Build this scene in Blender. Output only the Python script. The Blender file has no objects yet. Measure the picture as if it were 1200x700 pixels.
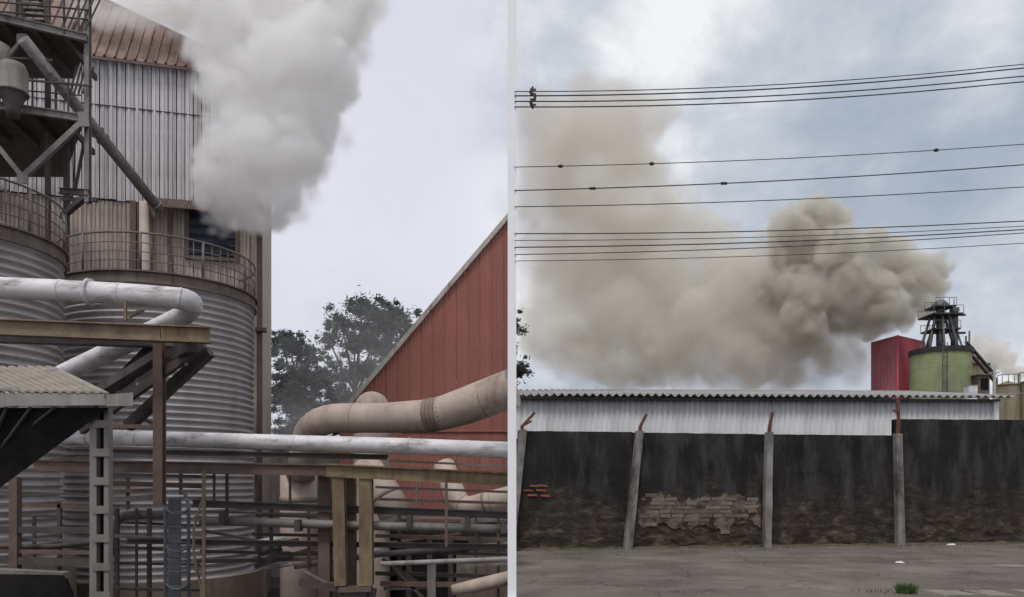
import bpy, bmesh, math, random
from mathutils import Vector, Matrix
import numpy as np
R = math.radians
scene = bpy.context.scene
col = scene.collection
# ---------------------------------------------------------------- camera
F = 880.0            # focal length in pixels of a 1200 px wide picture
HZ = 565.0           # row of the horizon in a 700 px high picture
EYE = 1.6
cam_d = bpy.data.cameras.new('camera'); cam = bpy.data.objects.new('camera', cam_d); col.objects.link(cam)
cam_d.sensor_width = 36; cam_d.lens = 36*F/1200
cam_d.shift_y = (HZ-350)/1200
cam_d.clip_end = 3000; cam_d.clip_start = 0.1
cam.location = (0, 0, EYE); cam.rotation_euler = (R(90), 0, 0)
scene.camera = cam
# ---------------------------------------------------------------- sky and sun
SUN_EL, SUN_ROT = R(62), R(200)
w = bpy.data.worlds.new('World'); scene.world = w; w.use_nodes = True
nt = w.node_tree; N = nt.nodes; L = nt.links
for n in list(N): N.remove(n)
out = N.new('ShaderNodeOutputWorld')
sky = N.new('ShaderNodeTexSky'); sky.sky_type = 'NISHITA'; sky.sun_disc = False
sky.sun_elevation = SUN_EL; sky.sun_rotation = SUN_ROT
bg1 = N.new('ShaderNodeBackground'); bg1.inputs[1].default_value = 0.10
L.new(sky.outputs[0], bg1.inputs[0])
tc = N.new('ShaderNodeTexCoord')
def wnoise(scale, loc, detail, rough, zs=1.8):
    mp = N.new('ShaderNodeMapping'); mp.inputs['Scale'].default_value = (1, 1, zs); mp.inputs['Location'].default_value = loc
    L.new(tc.outputs['Generated'], mp.inputs[0])
    n = N.new('ShaderNodeTexNoise'); n.inputs['Scale'].default_value = scale; n.inputs['Detail'].default_value = detail
    n.inputs['Roughness'].default_value = rough; n.inputs['Distortion'].default_value = 0.25
    L.new(mp.outputs[0], n.inputs[0]); return n
def ramp(src, stops):
    r = N.new('ShaderNodeValToRGB'); el = r.color_ramp.elements
    while len(el) < len(stops): el.new(0.5)
    for e, (p, c) in zip(el, stops): e.position = p; e.color = (*c, 1)
    L.new(src, r.inputs[0]); return r
n1 = wnoise(2.4, (5.37, 10.4, 15.2), 6, 0.52, 1.2)
n2 = wnoise(6.0, (25.3, 5.4, 2.2), 6, 0.58, 1.5)
mixn = N.new('ShaderNodeMath'); mixn.operation = 'MULTIPLY_ADD'; mixn.inputs[1].default_value = 0.35
L.new(n2.outputs[0], mixn.inputs[0]); 
m2 = N.new('ShaderNodeMath'); m2.operation = 'MULTIPLY'; m2.inputs[1].default_value = 0.65
L.new(n1.outputs[0], m2.inputs[0]); L.new(m2.outputs[0], mixn.inputs[2])
cl = ramp(mixn.outputs[0], [(0.38, (.335, .39, .485)), (0.455, (.41, .46, .54)), (0.525, (.56, .595, .65)), (0.60, (.84, .85, .86))])
# a thin even veil towards the left (west) of the sky
sep = N.new('ShaderNodeSeparateXYZ'); L.new(tc.outputs['Generated'], sep.inputs[0])
mr = N.new('ShaderNodeMapRange'); mr.interpolation_type = 'SMOOTHSTEP'
mr.inputs['From Min'].default_value = 0.05; mr.inputs['From Max'].default_value = -0.08
L.new(sep.outputs[0], mr.inputs[0])
mx = N.new('ShaderNodeMix'); mx.data_type = 'RGBA'
vm = N.new('ShaderNodeMath'); vm.operation = 'MULTIPLY'; vm.inputs[1].default_value = 0.88; L.new(mr.outputs[0], vm.inputs[0])
L.new(vm.outputs[0], mx.inputs[0]); L.new(cl.outputs[0], mx.inputs[6]); mx.inputs[7].default_value = (.70, .70, .79, 1)
bg2 = N.new('ShaderNodeBackground'); bg2.inputs[1].default_value = 1.0; L.new(mx.outputs[2], bg2.inputs[0])
ms = N.new('ShaderNodeMixShader'); ms.inputs[0].default_value = 0.95     # cloud cover
L.new(bg1.outputs[0], ms.inputs[1]); L.new(bg2.outputs[0], ms.inputs[2]); L.new(ms.outputs[0], out.inputs[0])
sun_d = bpy.data.lights.new('sun', 'SUN'); sun_d.energy = 1.5; sun_d.angle = R(14); sun_d.color = (1, .965, .92)
sun = bpy.data.objects.new('sun', sun_d); col.objects.link(sun)
sun.rotation_euler = (R(90)-SUN_EL, 0, -SUN_ROT+R(180))
# ---------------------------------------------------------------- render settings
vs = scene.view_settings; vs.view_transform = 'Standard'; vs.look = 'None'; vs.exposure = 0.14; vs.gamma = 1; vs.use_curve_mapping = False
scene.cycles.use_denoising = True
scene.cycles.max_bounces = 40; scene.cycles.diffuse_bounces = 3; scene.cycles.volume_bounces = 40
scene.cycles.transparent_max_bounces = 16
scene.cycles.volume_step_rate = 2.0
scene.cycles.use_adaptive_sampling = True; scene.cycles.adaptive_threshold = 0.025
def at(px, py, Y):
    """point at distance Y that the camera sees at picture position (px, py)"""
    return Vector(((px-600)*Y/F, Y, EYE+(HZ-py)*Y/F))
# ---------------------------------------------------------------- helpers
def material(name, c1, c2=None, scale=2.0, rough=.75, metal=0.0, c3=None, streak=(3, 3, .25), s_lo=.5, s_hi=.72, bump=0.0, bscale=25, spec=.25, stops=(.35, .68), vary=0.0):
    """procedural paint / metal / masonry: two-tone mottling, optional stains of a third colour, fine relief"""
    m = bpy.data.materials.new(name); m.use_nodes = True
    t = m.node_tree; b = t.nodes['Principled BSDF']; k = t.links.new
    b.inputs['Roughness'].default_value = rough; b.inputs['Metallic'].default_value = metal
    b.inputs['Specular IOR Level'].default_value = spec
    b.inputs['Base Color'].default_value = (*c1, 1)
    co = t.nodes.new('ShaderNodeTexCoord')
    def noise(sc, vec, det=6, rg=.6):
        n = t.nodes.new('ShaderNodeTexNoise'); n.inputs['Scale'].default_value = sc; n.inputs['Detail'].default_value = det
        n.inputs['Roughness'].default_value = rg; k(vec, n.inputs[0]); return n.outputs[0]
    cur = None
    if c2:
        r = t.nodes.new('ShaderNodeValToRGB'); e = r.color_ramp.elements
        e[0].position, e[1].position = stops; e[0].color = (*c1, 1); e[1].color = (*c2, 1)
        k(noise(scale, co.outputs['Object']), r.inputs[0]); cur = r.outputs[0]
    if c3:
        mp = t.nodes.new('ShaderNodeMapping'); mp.inputs['Scale'].default_value = streak; k(co.outputs['Object'], mp.inputs[0])
        mr = t.nodes.new('ShaderNodeMapRange'); mr.inputs[1].default_value = s_lo; mr.inputs[2].default_value = s_hi
        k(noise(1.0, mp.outputs[0], 7, .65), mr.inputs[0])
        mx = t.nodes.new('ShaderNodeMix'); mx.data_type = 'RGBA'; k(mr.outputs[0], mx.inputs[0])
        if cur: k(cur, mx.inputs[6])
        else: mx.inputs[6].default_value = (*c1, 1)
        mx.inputs[7].default_value = (*c3, 1); cur = mx.outputs[2]
    if vary and cur:   # each sheet or brick has its own tone
        oi = t.nodes.new('ShaderNodeObjectInfo'); vr = t.nodes.new('ShaderNodeMapRange'); vr.inputs[3].default_value = 1-vary; vr.inputs[4].default_value = 1+vary
        k(oi.outputs['Random'], vr.inputs[0]); hs = t.nodes.new('ShaderNodeHueSaturation'); k(vr.outputs[0], hs.inputs['Value']); k(cur, hs.inputs['Color']); cur = hs.outputs[0]
    if cur: k(cur, b.inputs['Base Color'])
    if bump:
        bp = t.nodes.new('ShaderNodeBump'); bp.inputs['Strength'].default_value = bump; bp.inputs['Distance'].default_value = .02
        k(noise(bscale, co.outputs['Object'], 5, .6), bp.inputs['Height']); k(bp.outputs[0], b.inputs['Normal'])
    return m
class MB:
    """collects boxes, bars, tubes and sheets; build() links them as one mesh object"""
    def __init__(s): s.v = []; s.f = []; s.sm = []
    def add(s, vs, fs, smooth=False):
        o = len(s.v); s.v += [tuple(p) for p in vs]; s.f += [[o+i for i in f] for f in fs]; s.sm += [smooth]*len(fs); return s
    def hexa(s, p):   # 8 corners: bottom ring then top ring
        return s.add(p, [(3,2,1,0),(4,5,6,7),(0,1,5,4),(1,2,6,5),(2,3,7,6),(3,0,4,7)])
    def box(s, x0, x1, y0, y1, z0, z1):
        return s.hexa([(x0,y0,z0),(x1,y0,z0),(x1,y1,z0),(x0,y1,z0),(x0,y0,z1),(x1,y0,z1),(x1,y1,z1),(x0,y1,z1)])
    def bar(s, a, b, wd, ht=None, up=(0,0,1)):
        """rectangular bar from a to b, wd across, ht along up"""
        a = Vector(a); b = Vector(b); ht = ht or wd; d = (b-a).normalized(); u = Vector(up)
        if abs(d.dot(u)) > .98: u = Vector((0,1,0))
        r = d.cross(u).normalized(); u = r.cross(d).normalized(); r *= wd/2; u *= ht/2
        return s.hexa([a-r-u, a+r-u, b+r-u, b-r-u, a-r+u, a+r+u, b+r+u, b-r+u])
    def ibeam(s, a, b, wd, ht, tk=None):
        a = Vector(a); b = Vector(b); tk = tk or ht*.1; d = (b-a).normalized(); u = Vector((0,0,1))
        if abs(d.dot(u)) > .98: u = Vector((0,-1,0))
        r = d.cross(u).normalized(); u = r.cross(d).normalized()
        o = u*(ht/2-tk/2)
        s.bar(a+o, b+o, wd, tk, u); s.bar(a-o, b-o, wd, tk, u); s.bar(a, b, tk, ht-2*tk, u); return s
    def tube(s, pts, r, seg=12, caps=True, smooth=True):
        """round tube along a polyline; r one radius or one per point"""
        P = [Vector(p) for p in pts]; n = len(P); rr = r if isinstance(r, (list, tuple)) else [r]*n
        d0 = (P[1]-P[0]).normalized(); ref = Vector((0,0,1)) if abs(d0.z) < .9 else Vector((0,1,0))
        u = d0.cross(ref).normalized(); vs = []; o = len(s.v)
        for i in range(n):
            d = ((P[min(i+1,n-1)]-P[i]).normalized()+(P[i]-P[max(i-1,0)]).normalized()).normalized()
            u = (u-d*u.dot(d)).normalized(); w_ = d.cross(u)
            for j in range(seg):
                an = 2*math.pi*j/seg; vs.append(P[i]+(u*math.cos(an)+w_*math.sin(an))*rr[i])
        fs = [(i*seg+j, i*seg+(j+1)%seg, (i+1)*seg+(j+1)%seg, (i+1)*seg+j) for i in range(n-1) for j in range(seg)]
        s.add(vs, fs, smooth)
        if caps: s.f += [[o+j for j in range(seg)][::-1], [o+(n-1)*seg+j for j in range(seg)]]; s.sm += [False, False]
        return s
    def lathe(s, prof, c=(0,0), seg=48, smooth=True, a0=0, a1=2*math.pi):
        full = abs(a1-a0-2*math.pi) < 1e-6; m = seg if full else seg+1; vs = []
        for (r, z) in prof:
            for j in range(m):
                an = a0+(a1-a0)*j/seg; vs.append((c[0]+r*math.cos(an), c[1]+r*math.sin(an), z))
        fs = [(i*m+j, i*m+(j+1)%m, (i+1)*m+(j+1)%m, (i+1)*m+j) for i in range(len(prof)-1) for j in range(seg)]
        return s.add(vs, fs, smooth)
    def sheet(s, prof, p0, ux, uy, L0, L1=None, smooth=False):
        """profiled sheet: prof = (across, out) pairs, from p0 along ux (across), un (out) and uy (length L0, or one end per profile point L1)"""
        p0 = Vector(p0); ux = Vector(ux); uy = Vector(uy); un = ux.cross(uy).normalized(); n = len(prof)
        lo = [p0+ux*a+un*h for a, h in prof]; hi = [p+uy*((L1(prof[i][0]) if L1 else L0)) for i, p in enumerate(lo)]
        tk = un*-.006
        vs = lo+hi+[p+tk for p in lo]+[p+tk for p in hi]
        fs = [(i, i+1, n+i+1, n+i) for i in range(n-1)]+[(2*n+i+1, 2*n+i, 3*n+i, 3*n+i+1) for i in range(n-1)]
        fs += [(i+1, i, 2*n+i, 2*n+i+1) for i in range(n-1)]+[(n+i, n+i+1, 3*n+i+1, 3*n+i) for i in range(n-1)]
        fs += [(0, n, 3*n, 2*n), (2*n-1, n-1, 3*n-1, 4*n-1)]
        return s.add(vs, fs, smooth)
    def mesh(s, name):
        me = bpy.data.meshes.new(name); me.from_pydata(s.v, [], s.f)
        me.polygons.foreach_set('use_smooth', s.sm); me.update(); return me
    def build(s, name, mat, parent=None):
        return place(name, s.mesh(name), mat, parent)
def place(name, me, mat=None, parent=None, mw=None):
    o = bpy.data.objects.new(name, me); col.objects.link(o)
    if mat and me and not me.materials: me.materials.append(mat)
    if parent: o.parent = parent
    if mw: o.matrix_local = mw
    return o
def tag(o, label, cat, group=None):
    o['label'] = label; o['category'] = cat
    if group: o['group'] = group
    return o
def thing(name, label, cat, loc=(0,0,0), rz=0, group=None):
    o = bpy.data.objects.new(name, None); col.objects.link(o); o.location = loc; o.rotation_euler = (0,0,rz); o.empty_display_size = .3
    return tag(o, label, cat, group)
def structure(o): o['kind'] = 'structure'; return o
def rel(root, p):
    """world point in the frame of a thing"""
    m = Matrix.Translation(root.location) @ Matrix.Rotation(root.rotation_euler.z, 4, 'Z')
    return m.inverted() @ Vector(p)
def arc(p0, p1, p2, n=8):
    p0, p1, p2 = map(Vector, (p0, p1, p2))
    return [p0*(1-t)**2+p1*2*t*(1-t)+p2*t*t for t in [i/n for i in range(n+1)]]
def pixr(px, Y): return px*Y/F
rnd = random.Random(11)
# ---------------------------------------------------------------- materials
C_ = {}
def K(n, *a, **k): C_[n] = material(n, *a, **k); return C_[n]
K('asphalt', (.135,.113,.096), (.185,.158,.136), .9, .88, c3=(.10,.083,.069), streak=(.35,1.3,1), s_lo=.48, s_hi=.7, bump=.5, bscale=60)
K('yard dirt', (.05,.042,.036), (.09,.075,.06), .6, .95, bump=.6, bscale=8)
K('silo steel', (.37,.335,.33), (.46,.42,.415), 1.1, .6, .1, c3=(.27,.235,.225), streak=(1.2,1.2,.12), s_lo=.45, s_hi=.8)
K('silo rim', (.135,.105,.092), (.19,.155,.14), 2, .7, .1, c3=(.10,.06,.042), s_lo=.5, s_hi=.7)
K('rail steel', (.14,.115,.10), (.20,.17,.15), 4, .6, .2)
K('sheet white', (.50,.475,.485), (.64,.61,.625), 1.1, .55, .05, c3=(.27,.225,.21), streak=(4,4,.16), s_lo=.48, s_hi=.78, vary=.13)
K('sheet beige', (.42,.345,.305), (.52,.44,.39), 1.5, .65, .05, c3=(.15,.10,.08), streak=(3,3,.2), s_lo=.48, s_hi=.75, vary=.12)
K('sheet seam', (.05,.042,.042), (.08,.068,.066), 3, .7)
K('roof brown', (.20,.135,.11), (.28,.20,.165), 1.8, .7, .05, c3=(.12,.07,.055), streak=(2,2,.5), s_lo=.5, s_hi=.75, vary=.2)
K('trim brown', (.12,.085,.075), (.17,.125,.11), 3, .7)
K('dark steel', (.07,.057,.054), (.115,.096,.088), 3, .65, .2, c3=(.11,.07,.05), s_lo=.55, s_hi=.75)
K('grey steel', (.19,.172,.16), (.27,.248,.235), 3, .6, .25, c3=(.11,.08,.065), s_lo=.52, s_hi=.75)
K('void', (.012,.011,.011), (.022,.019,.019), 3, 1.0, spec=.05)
K('window dark', (.022,.028,.045), (.04,.048,.07), 3, .3)
K('aluminium', (.60,.575,.58), (.74,.71,.715), 2.5, .55, .1, c3=(.20,.17,.16), streak=(1.8,1.8,6), s_lo=.5, s_hi=.74, bump=.25, bscale=9)
K('yellow beam', (.20,.152,.088), (.275,.213,.125), 2.5, .75, c3=(.13,.085,.058), streak=(4,4,1.2), s_lo=.44, s_hi=.68)
K('ochre beam', (.20,.15,.10), (.27,.21,.135), 3, .7, c3=(.12,.085,.065), streak=(2,2,2), s_lo=.48, s_hi=.7)
K('rust beam', (.125,.085,.07), (.17,.12,.10), 3, .75, c3=(.09,.06,.05), streak=(2,2,2))
K('canopy tile', (.235,.20,.16), (.32,.275,.225), 3, .75, c3=(.14,.115,.10), streak=(2,1,2), s_lo=.5, s_hi=.72)
K('fascia', (.27,.25,.235), (.34,.32,.30), 4, .7, c3=(.18,.15,.13))
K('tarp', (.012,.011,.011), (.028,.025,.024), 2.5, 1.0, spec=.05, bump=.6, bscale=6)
K('column grey', (.185,.165,.15), (.24,.217,.195), 4, .7, c3=(.13,.10,.085))
K('concrete brown', (.16,.12,.095), (.22,.17,.135), 1.2, .9, c3=(.10,.075,.06), streak=(1.2,1.2,.3), bump=.3)
K('duct beige', (.37,.295,.245), (.47,.38,.32), 1.6, .6, c3=(.22,.155,.12), streak=(1.5,1.5,.6), s_lo=.5, s_hi=.75)
K('duct band', (.20,.15,.12), (.27,.20,.165), 3, .7)
K('ladder blue', (.10,.105,.12), (.15,.15,.165), 4, .6, .2)
K('shed red', (.30,.122,.096), (.36,.155,.125), .4, .85, c3=(.29,.105,.08), streak=(1.4,1.4,.2), s_lo=.42, s_hi=.8, vary=.045)
K('shed trim', (.42,.38,.34), (.52,.47,.42), 3, .7, c3=(.25,.19,.16))
K('divider white', (.88,.88,.88), (.92,.92,.92), 3, .5)
K('leaf', (.095,.11,.10), (.12,.135,.12), .5, .8)
K('leaf pale', (.11,.125,.113), (.14,.155,.14), .5, .8)
def leafy(n):
    t = C_[n].node_tree; b = t.nodes['Principled BSDF']; o = t.nodes['Material Output']; tr = t.nodes.new('ShaderNodeBsdfTranslucent'); mx = t.nodes.new('ShaderNodeMixShader'); mx.inputs[0].default_value = .5
    t.links.new(b.inputs['Base Color'].links[0].from_socket, tr.inputs[0]); t.links.new(b.outputs[0], mx.inputs[1]); t.links.new(tr.outputs[0], mx.inputs[2]); t.links.new(mx.outputs[0], o.inputs[0])
leafy('leaf'); leafy('leaf pale')
K('bark', (.10,.075,.055), (.17,.13,.10), 3, .9)

# ---------------------------------------------------------------- ground
YARD = -4.0
g = MB(); g.box(-.055, 600, -30, 900, YARD-.6, 0.0); structure(g.build('street', C_['asphalt']))
g = MB(); g.box(-700, -.06, -30, 900, YARD-.6, YARD); structure(g.build('yard_ground', C_['yard dirt']))

# ---------------------------------------------------------------- white mast standing in for the divider strip between the two halves
m = thing('divider_mast', 'slender white square mast standing in for the dividing strip between the silo yard and the street', 'mast', (0, 10, 0))
MB().box(-.057, .057, -.057, .057, 0, 9.2).build('shaft', C_['divider white'], m)
MB().box(-.13, .13, -.13, .13, 0, .03).build('base_plate', C_['divider white'], m)
MB().box(-.062, .062, -.062, .062, 9.2, 9.23).build('cap', C_['divider white'], m)

# ---------------------------------------------------------------- corrugated silos
def silo(label, cx, cy, Rr, z0, z1, rail_a0, rail_a1, deck):
    t = thing('corrugated_silo', label, 'silo', (cx, cy, YARD), 0, 'corrugated silos in the yard')
    z0 -= YARD; z1 -= YARD; pitch = .235; prof = []; n = int((z1-.42-z0)/pitch); step = (z1-.42-z0)/n
    for i in range(n*6+1):
        prof.append((Rr-.07+.07*math.cos(2*math.pi*i/6), z0+step*i/6))
    MB().lathe(prof, seg=96).build('corrugated_wall', C_['silo steel'], t)
    MB().lathe([(Rr+.02, 0), (Rr+.32, 0), (Rr+.32, z0), (Rr-.2, z0)], seg=64, smooth=False).build('plinth', C_['concrete brown'], t)
    rb = MB().lathe([(Rr-.1, z1-.42), (Rr+.08, z1-.42), (Rr+.08, z1-.36), (Rr+.03, z1-.34), (Rr+.03, z1-.06), (Rr+.12, z1-.05), (Rr+.12, z1), (Rr-.1, z1)], seg=96, smooth=False).build('rim', C_['silo rim'], t)
    MB().lathe([(Rr-.1, z1-.01), (1.0, z1+.85), (.0, z1+.95)] if not deck else [(Rr-.1, z1-.01), (0, z1+.05)], seg=48).build('roof', C_['silo rim'], t)
    # railing round the rim
    ra = Rr+.02; rail = place('railing', None, None, t); H = 1.25
    def ring(z, r_, nm):
        MB().tube([(ra*math.cos(a), ra*math.sin(a), z) for a in [rail_a0+(rail_a1-rail_a0)*i/60 for i in range(61)]], r_, 6).build(nm, C_['rail steel'], rail)
    for k_, (zz, rr) in enumerate([(H, .035), (.92, .018), (.62, .018), (.32, .018)]):
        ring(z1+zz, rr, 'top_rail' if k_ == 0 else 'rail')
    nb = int((rail_a1-rail_a0)*ra/.33)
    for i in range(nb+1):
        a = rail_a0+(rail_a1-rail_a0)*i/nb; big = i % 6 == 0
        q = (ra*math.cos(a), ra*math.sin(a)); rr = .05 if big else .014
        MB().tube([(q[0], q[1], z1), (q[0], q[1], z1+H)], rr, 6).build('post' if big else 'baluster', C_['rail steel'], rail)
    return t
PI = math.pi
silo('grey corrugated silo in the middle of the yard, with a railed deck under the smoke', -13.25, 28.3, 3.36, -1.75, 8.66, -PI*.98, PI*.30, True)
silo('grey corrugated silo at the left edge, partly behind the tiled canopy', -16.45, 22.0, 2.88, -.65, 8.65, -PI*.75, PI*.25, False)

# ---------------------------------------------------------------- sheet-metal building
A14 = R(14); u14 = Vector((math.cos(A14), math.sin(A14), 0)); P103 = Vector((-18.07, 32.0, 0))
A0 = P103-u14*5.0
bld = thing('sheet_metal_building', 'tall white corrugated sheet-metal building with a brown roof, smoke pouring from its side', 'building', (A0.x, A0.y, YARD), A14)
BW, BD, EV, MIDZ = 12.0, 6.5, 19.75-YARD, 13.7-YARD
def bl(px, py, dy=0):
    """facade coordinates (along, up) of a picture position"""
    d = Vector(((px-600)/F, 1, (HZ-py)/F)); o = Vector((0, 0, EYE)); nrm = Vector((math.sin(A14), -math.cos(A14), 0))
    t_ = (A0-o).dot(nrm)/d.dot(nrm); p = o+d*t_; return (p-A0).dot(u14), p.z-YARD
MB().box(.02, BW-.02, .14, BD, 0, EV-.05).build('core_wall', C_['sheet seam'], bld)
pw = .34; ns = int((BW-.42)/pw)
up = MB().sheet([(0, 0), (.05, .0), (.075, .045), (.155, .045), (.18, 0), (.20, 0), (.215, .02), (.235, .02), (.25, 0), (pw-.04, 0)], (0, 0, 0), (1,0,0), (0,0,1), EV-MIDZ).mesh('sheet')
lo_ = MB().sheet([(0, 0), (.06, 0), (.08, .04), (.13, .04), (.15, 0), (.21, 0), (.23, .04), (.28, .04), (.30, 0), (pw-.015, 0)], (0, 0, 0), (1,0,0), (0,0,1), MIDZ-.03).mesh('sheet')
for i in range(ns):
    place('upper_sheet', up, C_['sheet white'], bld, Matrix.Translation((i*pw+.02, rnd.uniform(-.02, .02), MIDZ+rnd.uniform(-.05, .05))))
    place('lower_sheet', lo_, C_['sheet beige'], bld, Matrix.Translation((i*pw+.02, .1+rnd.uniform(-.008, .008), 0)))
MB().box(BW-.40, BW-.16, -.05, .12, 0, EV-.1).build('corner_strip', C_['sheet beige'], bld)
MB().box(BW-.16, BW+.06, -.09, .3, 0, EV-.1).build('corner_post', C_['trim brown'], bld)
MB().box(BW-.02, BW+.03, .3, BD, 0, EV-.1).build('side_wall', C_['sheet beige'], bld)
# roof: front slope of ribbed sheets up to a ridge, hipped on the right
RX, RY, RZ = 3.9, 3.1, 4.75
slope = Vector((0, RY+.35, RZ)).normalized(); slen = math.hypot(RY+.35, RZ); hipw = BW+.25-RX
rw = .40; rx = -.3
while rx < BW+.2:
    x1 = min(rx+rw-.03, BW+.24)
    def Lf(a, rx=rx):
        x = rx+a
        return slen if x <= RX else max(.03, slen*(BW+.25-x)/hipw)
    b = MB().sheet([(0, .09), (.05, .09), (.07, 0), (min(.2, x1-rx-.02), .006), (x1-rx, 0)], (rx, -.35, EV-.12), (1,0,0), slope, 0, Lf)
    b.build('roof_sheet', C_['roof brown'], bld); rx += rw
MB().add([(RX, RY, EV+RZ-.14), (BW+.25, -.35, EV-.12), (BW+.25, 2*RY+.35, EV-.12)], [(0,1,2)]).build('hip_end', C_['roof brown'], bld)
MB().add([(-.3, RY, EV+RZ-.14), (RX, RY, EV+RZ-.14), (BW+.25, 2*RY+.35, EV-.12), (-.3, 2*RY+.35, EV-.12)], [(0,3,2,1)]).build('back_slope', C_['roof brown'], bld)
MB().tube([(-.3, RY, EV+RZ-.1), (RX, RY, EV+RZ-.1)], .09, 8).build('ridge_cap', C_['trim brown'], bld)
MB().tube([(RX, RY, EV+RZ-.1), (BW+.25, -.35, EV-.08)], .08, 8).build('hip_cap', C_['trim brown'], bld)
MB().box(-.3, BW+.25, -.37, -.30, EV-.26, EV-.14).build('eave_trim', C_['trim brown'], bld)
MB().box(0, BW, -.06, .0, EV-2.05, EV-2.02).build('lap_joint', C_['sheet seam'], bld)
# window with slats, awning, duct
(wx0, wz0), (wx1, wz1) = bl(222, 300), bl(276, 252)
win = place('window', None, None, bld)
MB().box(wx0, wx1, .02, .05, wz0, wz1).build('pane', C_['window dark'], win)
fr = MB(); fr.box(wx0-.16, wx0, -.08, .12, wz0-.14, wz1+.14); fr.box(wx1, wx1+.12, -.08, .12, wz0-.14, wz1+.14); fr.box(wx0, wx1, -.08, .12, wz1, wz1+.14); fr.box(wx0, wx1, -.10, .12, wz0-.14, wz0)
fr.build('frame', C_['trim brown'], win)
for i in range(5):
    z = wz0+(wz1-wz0)*(i+.4)/5
    MB().hexa([(wx0+.03,-.06,z-.05),(wx1-.03,-.06,z-.05),(wx1-.03,.01,z+.05),(wx0+.03,.01,z+.05),(wx0+.03,-.06,z-.03),(wx1-.03,-.06,z-.03),(wx1-.03,.01,z+.07),(wx0+.03,.01,z+.07)]).build('slat', C_['window dark'], win)
(ax0, az0), (ax1, az1) = bl(176, 248), bl(262, 236)
aw = MB().sheet([(i*.06, .025*math.cos(i*PI)) for i in range(int((ax1-ax0)/.06))], (ax0, -.75, az0), (1,0,0), Vector((0,.72,.62)).normalized(), .95); aw.build('awning', C_['trim brown'], bld)
(dx, dz), (dx2, dz2) = bl(171, 310), bl(171, 240)
MB().tube([(dx, -.25, 0), (dx, -.25, dz2)], .22, 12).build('downpipe', C_['sheet beige'], bld)
MB().box(dx-.62, dx-.38, -.1, .1, 0, dz2+.1).build('pilaster', C_['trim brown'], bld)
MB().box(dx+.9, dx+1.05, -.06, .1, 6, dz2-.3).build('pilaster', C_['trim brown'], bld)
bx_, bz_ = bl(303, 388)
MB().box(bx_-.1, bx_+.35, -.45, -.02, bz_-.08, bz_+.08).build('bracket', C_['trim brown'], bld)

# ---------------------------------------------------------------- access tower with platforms at the upper left
tw = thing('access_tower', 'dark steel access tower with platforms, stairs and railings at the upper left', 'steel tower', (at(60,300,26).x, 26, 8.7))
def TB(nm, mat, fn): b = MB(); fn(b); b.v = [tuple(Vector(p)-tw.location) for p in b.v]; return b.build(nm, C_[mat], tw)
def deck(nm, fl, fr_, br, bL, tk, mat):
    q = [Vector(p) for p in (fl, fr_, br, bL)]
    TB(nm, mat, lambda b: b.hexa([p-Vector((0,0,tk)) for p in q]+q))
z1_ = at(103,43,26).z; z2_ = at(100,137,26).z
def lvl(px, Y, z): return Vector(((px-600)*Y/F, Y, z))
deck('platform', lvl(-60,24.2,z1_), lvl(103,26,z1_), lvl(88,28.6,z1_), lvl(-60,28.6,z1_), .06, 'dark steel')
deck('platform', lvl(-60,24.6,z2_), lvl(100,26,z2_), lvl(76,31.0,z2_), lvl(-60,31.0,z2_), .06, 'dark steel')
for z, a, b_ in ((z1_, lvl(-60,24.2,z1_), lvl(103,26,z1_)), (z2_, lvl(-60,24.6,z2_), lvl(100,26,z2_))):
    TB('edge_beam', 'grey steel', lambda b: b.ibeam(a+Vector((0,-.06,-.09)), b_+Vector((0,-.06,-.09)), .14, .26, .035))
    for k_ in range(4):
        f = (k_+.6)/4.4; p = a.lerp(b_, f)
        TB('joist', 'dark steel', lambda b: b.bar(p+Vector((0,.05,-.17)), p+Vector((-.4,2.7,-.17)), .1, .2))
TB('column', 'grey steel', lambda b: b.ibeam(lvl(103,26.1,11.3), lvl(103,26.1,22.5), .16, .2, .03))
TB('column', 'dark steel', lambda b: b.bar(lvl(56,26.6,8.7), lvl(56,26.6,22.5), .14))
TB('column', 'dark steel', lambda b: b.bar(lvl(78,27.3,8.7), lvl(78,27.3,14.2), .16))
TB('column', 'grey steel', lambda b: b.ibeam(lvl(17,25.0,z1_), lvl(17,25.0,22.5), .2, .2, .03))
TB('column', 'dark steel', lambda b: b.bar(lvl(-25,25.2,8.7), lvl(-25,25.2,22.5), .2))
br = lambda a, b_, w_, mat='grey steel', nm='brace': TB(nm, mat, lambda b: b.bar(a, b_, w_))
br(at(98,142,25.9), at(27,208,25.5), .17); br(at(27,208,25.5), at(-20,150,25.2), .15)
TB('gusset_plate', 'grey steel', lambda b: b.bar(at(20,210,25.4), at(33,210,25.4), .05, .32)); TB('gusset_plate', 'grey steel', lambda b: b.bar(at(92,140,25.8), at(104,140,25.9), .05, .5))
br(at(102,150,26), at(88,222,26.4), .08, 'dark steel'); br(at(88,150,26), at(87,222,26.4), .06, 'dark steel')
TB('bracket', 'dark steel', lambda b: b.ibeam(at(70,224,26.6), at(104,226,26), .16, .2)); TB('bracket', 'dark steel', lambda b: b.bar(at(74,234,26.6), at(114,235,26), .1, .1))
br(at(73,254,26.8), at(101,230,26.1), .18, 'dark steel')
br(at(28,45,25.2), at(2,76,25.2), .1); br(at(27,45,25.2), at(60,86,25.6), .09); TB('gusset_plate', 'grey steel', lambda b: b.bar(at(20,45,25.2), at(31,45,25.2), .06, .28))
TB('rail', 'dark steel', lambda b: b.bar(at(-20,66,24.6), at(62,71,25.6), .06)); TB('rail', 'dark steel', lambda b: b.bar(at(10,92,24.8), at(108,101,26), .06))
TB('deck_beam', 'dark steel', lambda b: b.bar(at(-10,77,28.4), at(88,83,28.5), .2, .3))
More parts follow.
